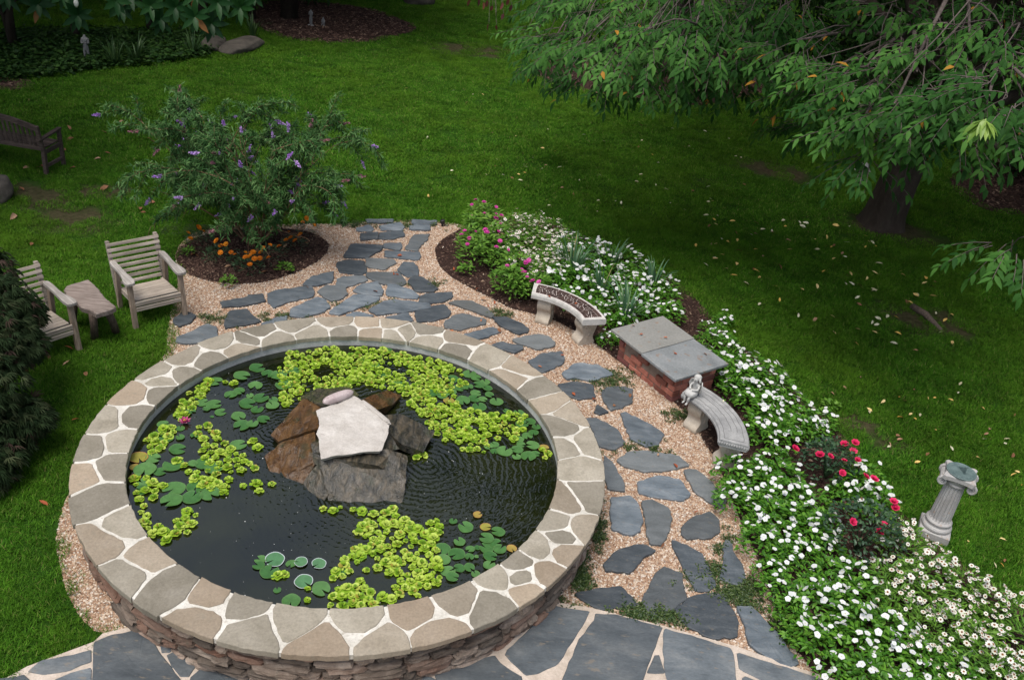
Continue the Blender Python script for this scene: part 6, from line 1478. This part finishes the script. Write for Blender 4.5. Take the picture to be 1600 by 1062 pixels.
# magnolias and the dark thicket in the far corner
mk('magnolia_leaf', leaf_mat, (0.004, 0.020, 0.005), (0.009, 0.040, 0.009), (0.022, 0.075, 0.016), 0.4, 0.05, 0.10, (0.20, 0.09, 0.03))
def magnolia(base, seed, whorls, k, h, R_, lab):
    r = np.random.RandomState(seed); o = empty('magnolia_tree', (base[0], base[1], 0)); t_ = MB()
    for j in range(2): a = r.uniform(0, 6); t_.tube([(0, 0, -.05), (.15 * math.cos(a), .15 * math.sin(a), h * .3), (.4 * math.cos(a), .4 * math.sin(a), h * .65), (.3 * math.cos(a + 1), .3 * math.sin(a + 1), h)], [.085 - .03 * j, .075 - .03 * j, .05, .02], 8)
    t_.build('trunk', M['bark'], o, True); C_ = [np.array(w) - [base[0], base[1], 0] for w in whorls]
    while len(C_) < k:
        g = unit(r.normal(0, 1, 3)) * r.uniform(.5, 1) ** .5; c = g * [R_, R_, h * .42] + [0, 0, h * .58]
        if c[2] > .7: C_.append(c)
    P, D, N_, v = [], [], [], []; lb = MB()
    for c in C_:
        ax = unit(np.array([c[0], c[1], .9 * R_]) + r.normal(0, .3, 3)); u_ = unit(np.cross(ax, [.3, 1, .1])); w = np.cross(ax, u_); vv = r.uniform(.1, .85)
        for j in range(10):
            a = j * 2.4; e = .15 + .055 * j; d = (u_ * math.cos(a) + w * math.sin(a)) * math.cos(e) + ax * math.sin(e); P.append(c - ax * .03 + ax * .012 * j); D.append(d); N_.append(ax * math.cos(e) - (u_ * math.cos(a) + w * math.sin(a)) * math.sin(e)); v.append(.99 if r.rand() < .03 else np.clip(vv + r.normal(0, .1), 0, .95))
        lb.tube(limb_path((0, 0, max(.4, c[2] - .7)), c, r, .1, 4), [.03, .022, .016, .012, .008], 5)
    lb.build('limbs', M['bark'], o, True); n = len(P); V, F = leaves(np.array(P), np.array(D), np.array(N_), r.uniform(.20, .29, n), r.uniform(.075, .10, n), .22, .22); npobj('crown', V, F, M['magnolia_leaf'], o, True, None, np.repeat(v, 8)); return tag(o, lab, 'tree')
W3 = lambda *l: [tuple(at_d(*q)) for q in l]
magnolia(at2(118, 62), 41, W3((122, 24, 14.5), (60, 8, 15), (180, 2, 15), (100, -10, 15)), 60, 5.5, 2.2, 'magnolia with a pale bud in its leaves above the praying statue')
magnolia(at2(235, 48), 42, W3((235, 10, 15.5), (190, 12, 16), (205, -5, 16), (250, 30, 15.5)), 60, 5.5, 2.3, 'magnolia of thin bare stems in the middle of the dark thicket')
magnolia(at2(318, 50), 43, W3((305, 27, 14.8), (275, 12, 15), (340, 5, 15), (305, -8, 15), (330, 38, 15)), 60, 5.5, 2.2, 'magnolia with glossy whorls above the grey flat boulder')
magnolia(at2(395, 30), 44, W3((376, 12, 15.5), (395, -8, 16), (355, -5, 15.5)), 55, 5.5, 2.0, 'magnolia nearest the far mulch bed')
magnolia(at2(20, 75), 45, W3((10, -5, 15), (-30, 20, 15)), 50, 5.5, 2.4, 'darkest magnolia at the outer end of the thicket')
p = at_d(119, 6, 14.4); b = MB(); b.lathe([(.012, -.05), (.03, -.02), (.032, .02), (.018, .06), (.002, .08)], 10, var=.5); ob = b.build('bud', M['cream_petal'], bpy.data.objects['magnolia_tree'], True); ob.location = (p.x - at2(118, 62)[0], p.y - at2(118, 62)[1], p.z)
def leafy_tree(name, base, h, R_, z0, n, seed, lab, leafL=.22, mat='deep_leaf', trunk=.22, cat='tree', group=None, lobes=16, flat=1.0):
    r = np.random.RandomState(seed); o = empty(name, (base[0], base[1], 0)); t_ = MB(); t_.tube([(0, 0, -.1), (.05, .03, h * .3), (0, .1, h * .6), (0, 0, h * .92)], [trunk, trunk * .8, trunk * .5, .03], 9)
    P, D = [], []
    for j in range(lobes):
        a = j * 2.4 + r.uniform(-.3, .3); t = (j + .5) / lobes; z = z0 + (h - z0) * t; q = R_ * (1 - abs(2 * t - .75) ** 2 * .55) * r.uniform(.35, .75); c = np.array([q * math.cos(a), q * math.sin(a), z]); k = n // lobes; g = unit(r.normal(0, 1, (k, 3))) * (r.rand(k, 1) ** .35); s = R_ * .5 * (1 - .3 * t)
        P.append(c + g * [s, s, s * .7 * flat]); D.append(g + r.normal(0, .5, (k, 3)) - [0, 0, .2]); t_.tube(limb_path((0, 0, max(.2, z - .3 * R_)), c, r, .1, 4), [trunk * .3, trunk * .25, trunk * .18, trunk * .1, .02], 5)
    t_.build('trunk', M['bark'], o, True); P, D = np.concatenate(P), np.concatenate(D); P[:, 2] = np.maximum(P[:, 2], .08); k = len(P)
    V, F = leaves(P, D, np.tile([0, 0, 1.0], (k, 1)) + r.normal(0, .5, (k, 3)), r.uniform(.7, 1.3, k) * leafL, r.uniform(.4, .55, k) * leafL, cheap=True); npobj('crown', V, F, M[mat], o, True, None, np.repeat(r.uniform(0, .95, k), 4)); return tag(o, lab, cat, group)
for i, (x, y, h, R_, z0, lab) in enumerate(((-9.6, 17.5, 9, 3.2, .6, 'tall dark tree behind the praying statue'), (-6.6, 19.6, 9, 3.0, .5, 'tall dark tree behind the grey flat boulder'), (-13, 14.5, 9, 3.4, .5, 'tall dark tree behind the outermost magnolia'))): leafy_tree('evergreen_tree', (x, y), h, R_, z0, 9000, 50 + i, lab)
for i, (x, y, lab) in enumerate(((1285, 118, 'added dark backdrop yew between the two cherry trees'), (1400, 95, 'added dark backdrop yew straight behind the thick cherry trunk'), (1530, 120, 'added dark backdrop yew behind the lime green young leaves'), (1650, 170, 'added dark backdrop yew beyond the black green shrub'))): leafy_tree('backdrop_yew', at2(x, y), 5.5, 2.1, .15, 9000, 110 + i, lab, .16, 'deep_leaf', .12, 'tree', None, 18)  # backdrop trees added so the gaps behind the boughs go dark
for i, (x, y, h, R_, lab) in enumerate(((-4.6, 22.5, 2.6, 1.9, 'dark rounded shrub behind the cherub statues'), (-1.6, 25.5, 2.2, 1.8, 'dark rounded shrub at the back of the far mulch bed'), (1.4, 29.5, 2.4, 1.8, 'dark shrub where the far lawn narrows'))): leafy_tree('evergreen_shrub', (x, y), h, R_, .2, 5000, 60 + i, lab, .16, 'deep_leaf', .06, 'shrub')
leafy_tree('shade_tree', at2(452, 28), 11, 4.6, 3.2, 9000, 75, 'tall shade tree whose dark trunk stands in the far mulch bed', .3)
leafy_tree('evergreen_shrub', at2(1668, 292), 3.2, 1.7, .2, 8000, 66, 'black green shrub added to shade the mulch bed beyond the cherry trunk', .15, 'deep_leaf', .08, 'shrub')  # shrub added to keep the mulch bed beside it in shade
for i, (x, y, h, R_, z0) in enumerate(((-9.5, 4.5, 10, 4.2, 4.2), (-12.5, 9.5, 10, 4.2, 3.6))): leafy_tree('shade_tree', (x, y), h, R_, z0, 7000, 70 + i, 'unseen tree added beside the park bench, its crown shading the lawn' if i == 0 else 'unseen tree added for shade between park bench and magnolias', .3)  # trees added out of view, their crowns shade the lawn edge
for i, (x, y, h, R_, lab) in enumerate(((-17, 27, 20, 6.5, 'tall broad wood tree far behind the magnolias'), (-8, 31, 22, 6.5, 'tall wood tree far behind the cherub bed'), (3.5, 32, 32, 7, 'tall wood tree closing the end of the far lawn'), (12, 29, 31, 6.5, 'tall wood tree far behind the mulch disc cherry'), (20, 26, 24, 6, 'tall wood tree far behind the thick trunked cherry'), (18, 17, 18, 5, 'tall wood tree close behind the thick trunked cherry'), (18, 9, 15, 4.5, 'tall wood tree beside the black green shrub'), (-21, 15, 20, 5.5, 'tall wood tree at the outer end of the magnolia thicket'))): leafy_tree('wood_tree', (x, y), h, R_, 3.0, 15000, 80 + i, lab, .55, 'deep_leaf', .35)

# feathery maple at the picture's edge
mk('maple_leaf', leaf_mat, (0.014, 0.032, 0.011), (0.032, 0.056, 0.021), (0.075, 0.088, 0.042), 0.65, 0.2, 0.1, (0.075, 0.045, 0.038))
mb_ = at2(-40, 640); r = np.random.RandomState(91); mp_ = empty('laceleaf_maple', (mb_[0], mb_[1], 0)); P, D = [], []
for (x, y, z, R_, k) in ((-25, 420, 1.1, .26, 300), (-5, 470, 1.0, .30, 420), (20, 535, .80, .26, 400), (-40, 520, .95, .42, 560), (-45, 600, .70, .42, 520), (32, 650, .36, .22, 330), (-10, 668, .33, .34, 440), (-30, 720, .25, .30, 360), (-110, 560, .9, .5, 440), (58, 655, .34, .12, 110), (30, 490, .86, .20, 220), (-100, 680, .4, .5, 360)):
    c = np.array(at(x, y, z)) - [mb_[0], mb_[1], 0]; g = unit(r.normal(0, 1, (k, 3))) * (r.rand(k, 1) ** .33); P.append(c + g * [R_, R_, R_ * .8]); D.append(g * [1, 1, .2] + [0, 0, -.35] + r.normal(0, .25, (k, 3)))
P, D = np.concatenate(P), np.concatenate(D); P[:, 2] = np.maximum(P[:, 2], .05); k = len(P); D = unit(D); S_ = unit(np.cross(D, [0, 0, 1.0])); tone = np.clip(r.normal(.45, .2, k), 0, .95); tone[r.rand(k) < .07] = .99
pp, dd, vv = [], [], []
for j in range(7):
    a = (j - 3) * .34; pp.append(P); dd.append(D * math.cos(a) + S_ * math.sin(a) + r.normal(0, .06, (k, 3)) - [0, 0, .12]); vv.append(tone)
pp, dd, vv = map(np.concatenate, (pp, dd, vv)); n = len(pp); V, F = leaves(pp, dd, np.tile([0, 0, 1.0], (n, 1)) + r.normal(0, .2, (n, 3)), r.uniform(.06, .11, n), r.uniform(.008, .013, n), .2, .25, cheap=True); npobj('crown', V, F, M['maple_leaf'], mp_, True, None, np.repeat(vv, 4))
t_ = MB()
for i in range(9): a = r.uniform(0, 6); e = P[r.randint(k)]; t_.tube(limb_path((0, 0, -.02 if i == 0 else .2), e * .85, r, .4), [.035, .03, .025, .02, .016, .012, .009, .006], 6)
t_.build('trunk', M['bark'], mp_, True); tag(mp_, 'dark feathery laceleaf maple in front of the half hidden armchair', 'shrub')

# ivy under the magnolias, grassy clumps along its edge
mk('ivy', leaf_mat, (0.007, 0.026, 0.005), (0.017, 0.052, 0.009), (0.04, 0.09, 0.017), 0.55, 0.12, 0.15)
IVY = np.array(polyw([(-60, 62), (60, 50), (330, 52), (345, 78), (320, 92), (240, 104), (150, 112), (60, 125), (-60, 135)])); ip = rand_in(IVY, 60000)[:9000]; n = len(ip); b = rng.uniform(0, 6.28, n); V, F = leaves(np.c_[ip, rng.uniform(.03, .16, n)], np.c_[np.cos(b), np.sin(b), rng.uniform(-.3, .4, n)], np.tile([0, 0, 1.0], (n, 1)) + rng.normal(0, .3, (n, 3)), rng.uniform(.06, .12, n), rng.uniform(.05, .10, n), cheap=True)
tag(npobj('ivy_ground_cover', V, F, M['ivy'], None, True, None, np.repeat(rng.rand(n), 4)), kind='stuff')
mk('dark_blade', leaf_mat, (0.018, 0.050, 0.012), (0.035, 0.085, 0.022), (0.07, 0.13, 0.035), 0.45, 0.2, 0.4)
_il = M['iris_leaf']; M['iris_leaf'] = M['dark_blade']
for i, ((x, y), lab) in enumerate((((215, 100), 'dark grassy clump in front of the bare magnolia stems'), ((180, 104), 'dark grassy clump nearest the praying statue'), ((302, 88), 'thin grassy clump beside the grey flat boulder'), ((395, 62), 'bright grassy clump on the far side of the grey flat boulder'))):
    iris_clump(at2(x, y), 30, .62, 95 + i, lab, 'grass_clump', 'grass clump', 'grassy clumps along the ivy')
M['iris_leaf'] = _il
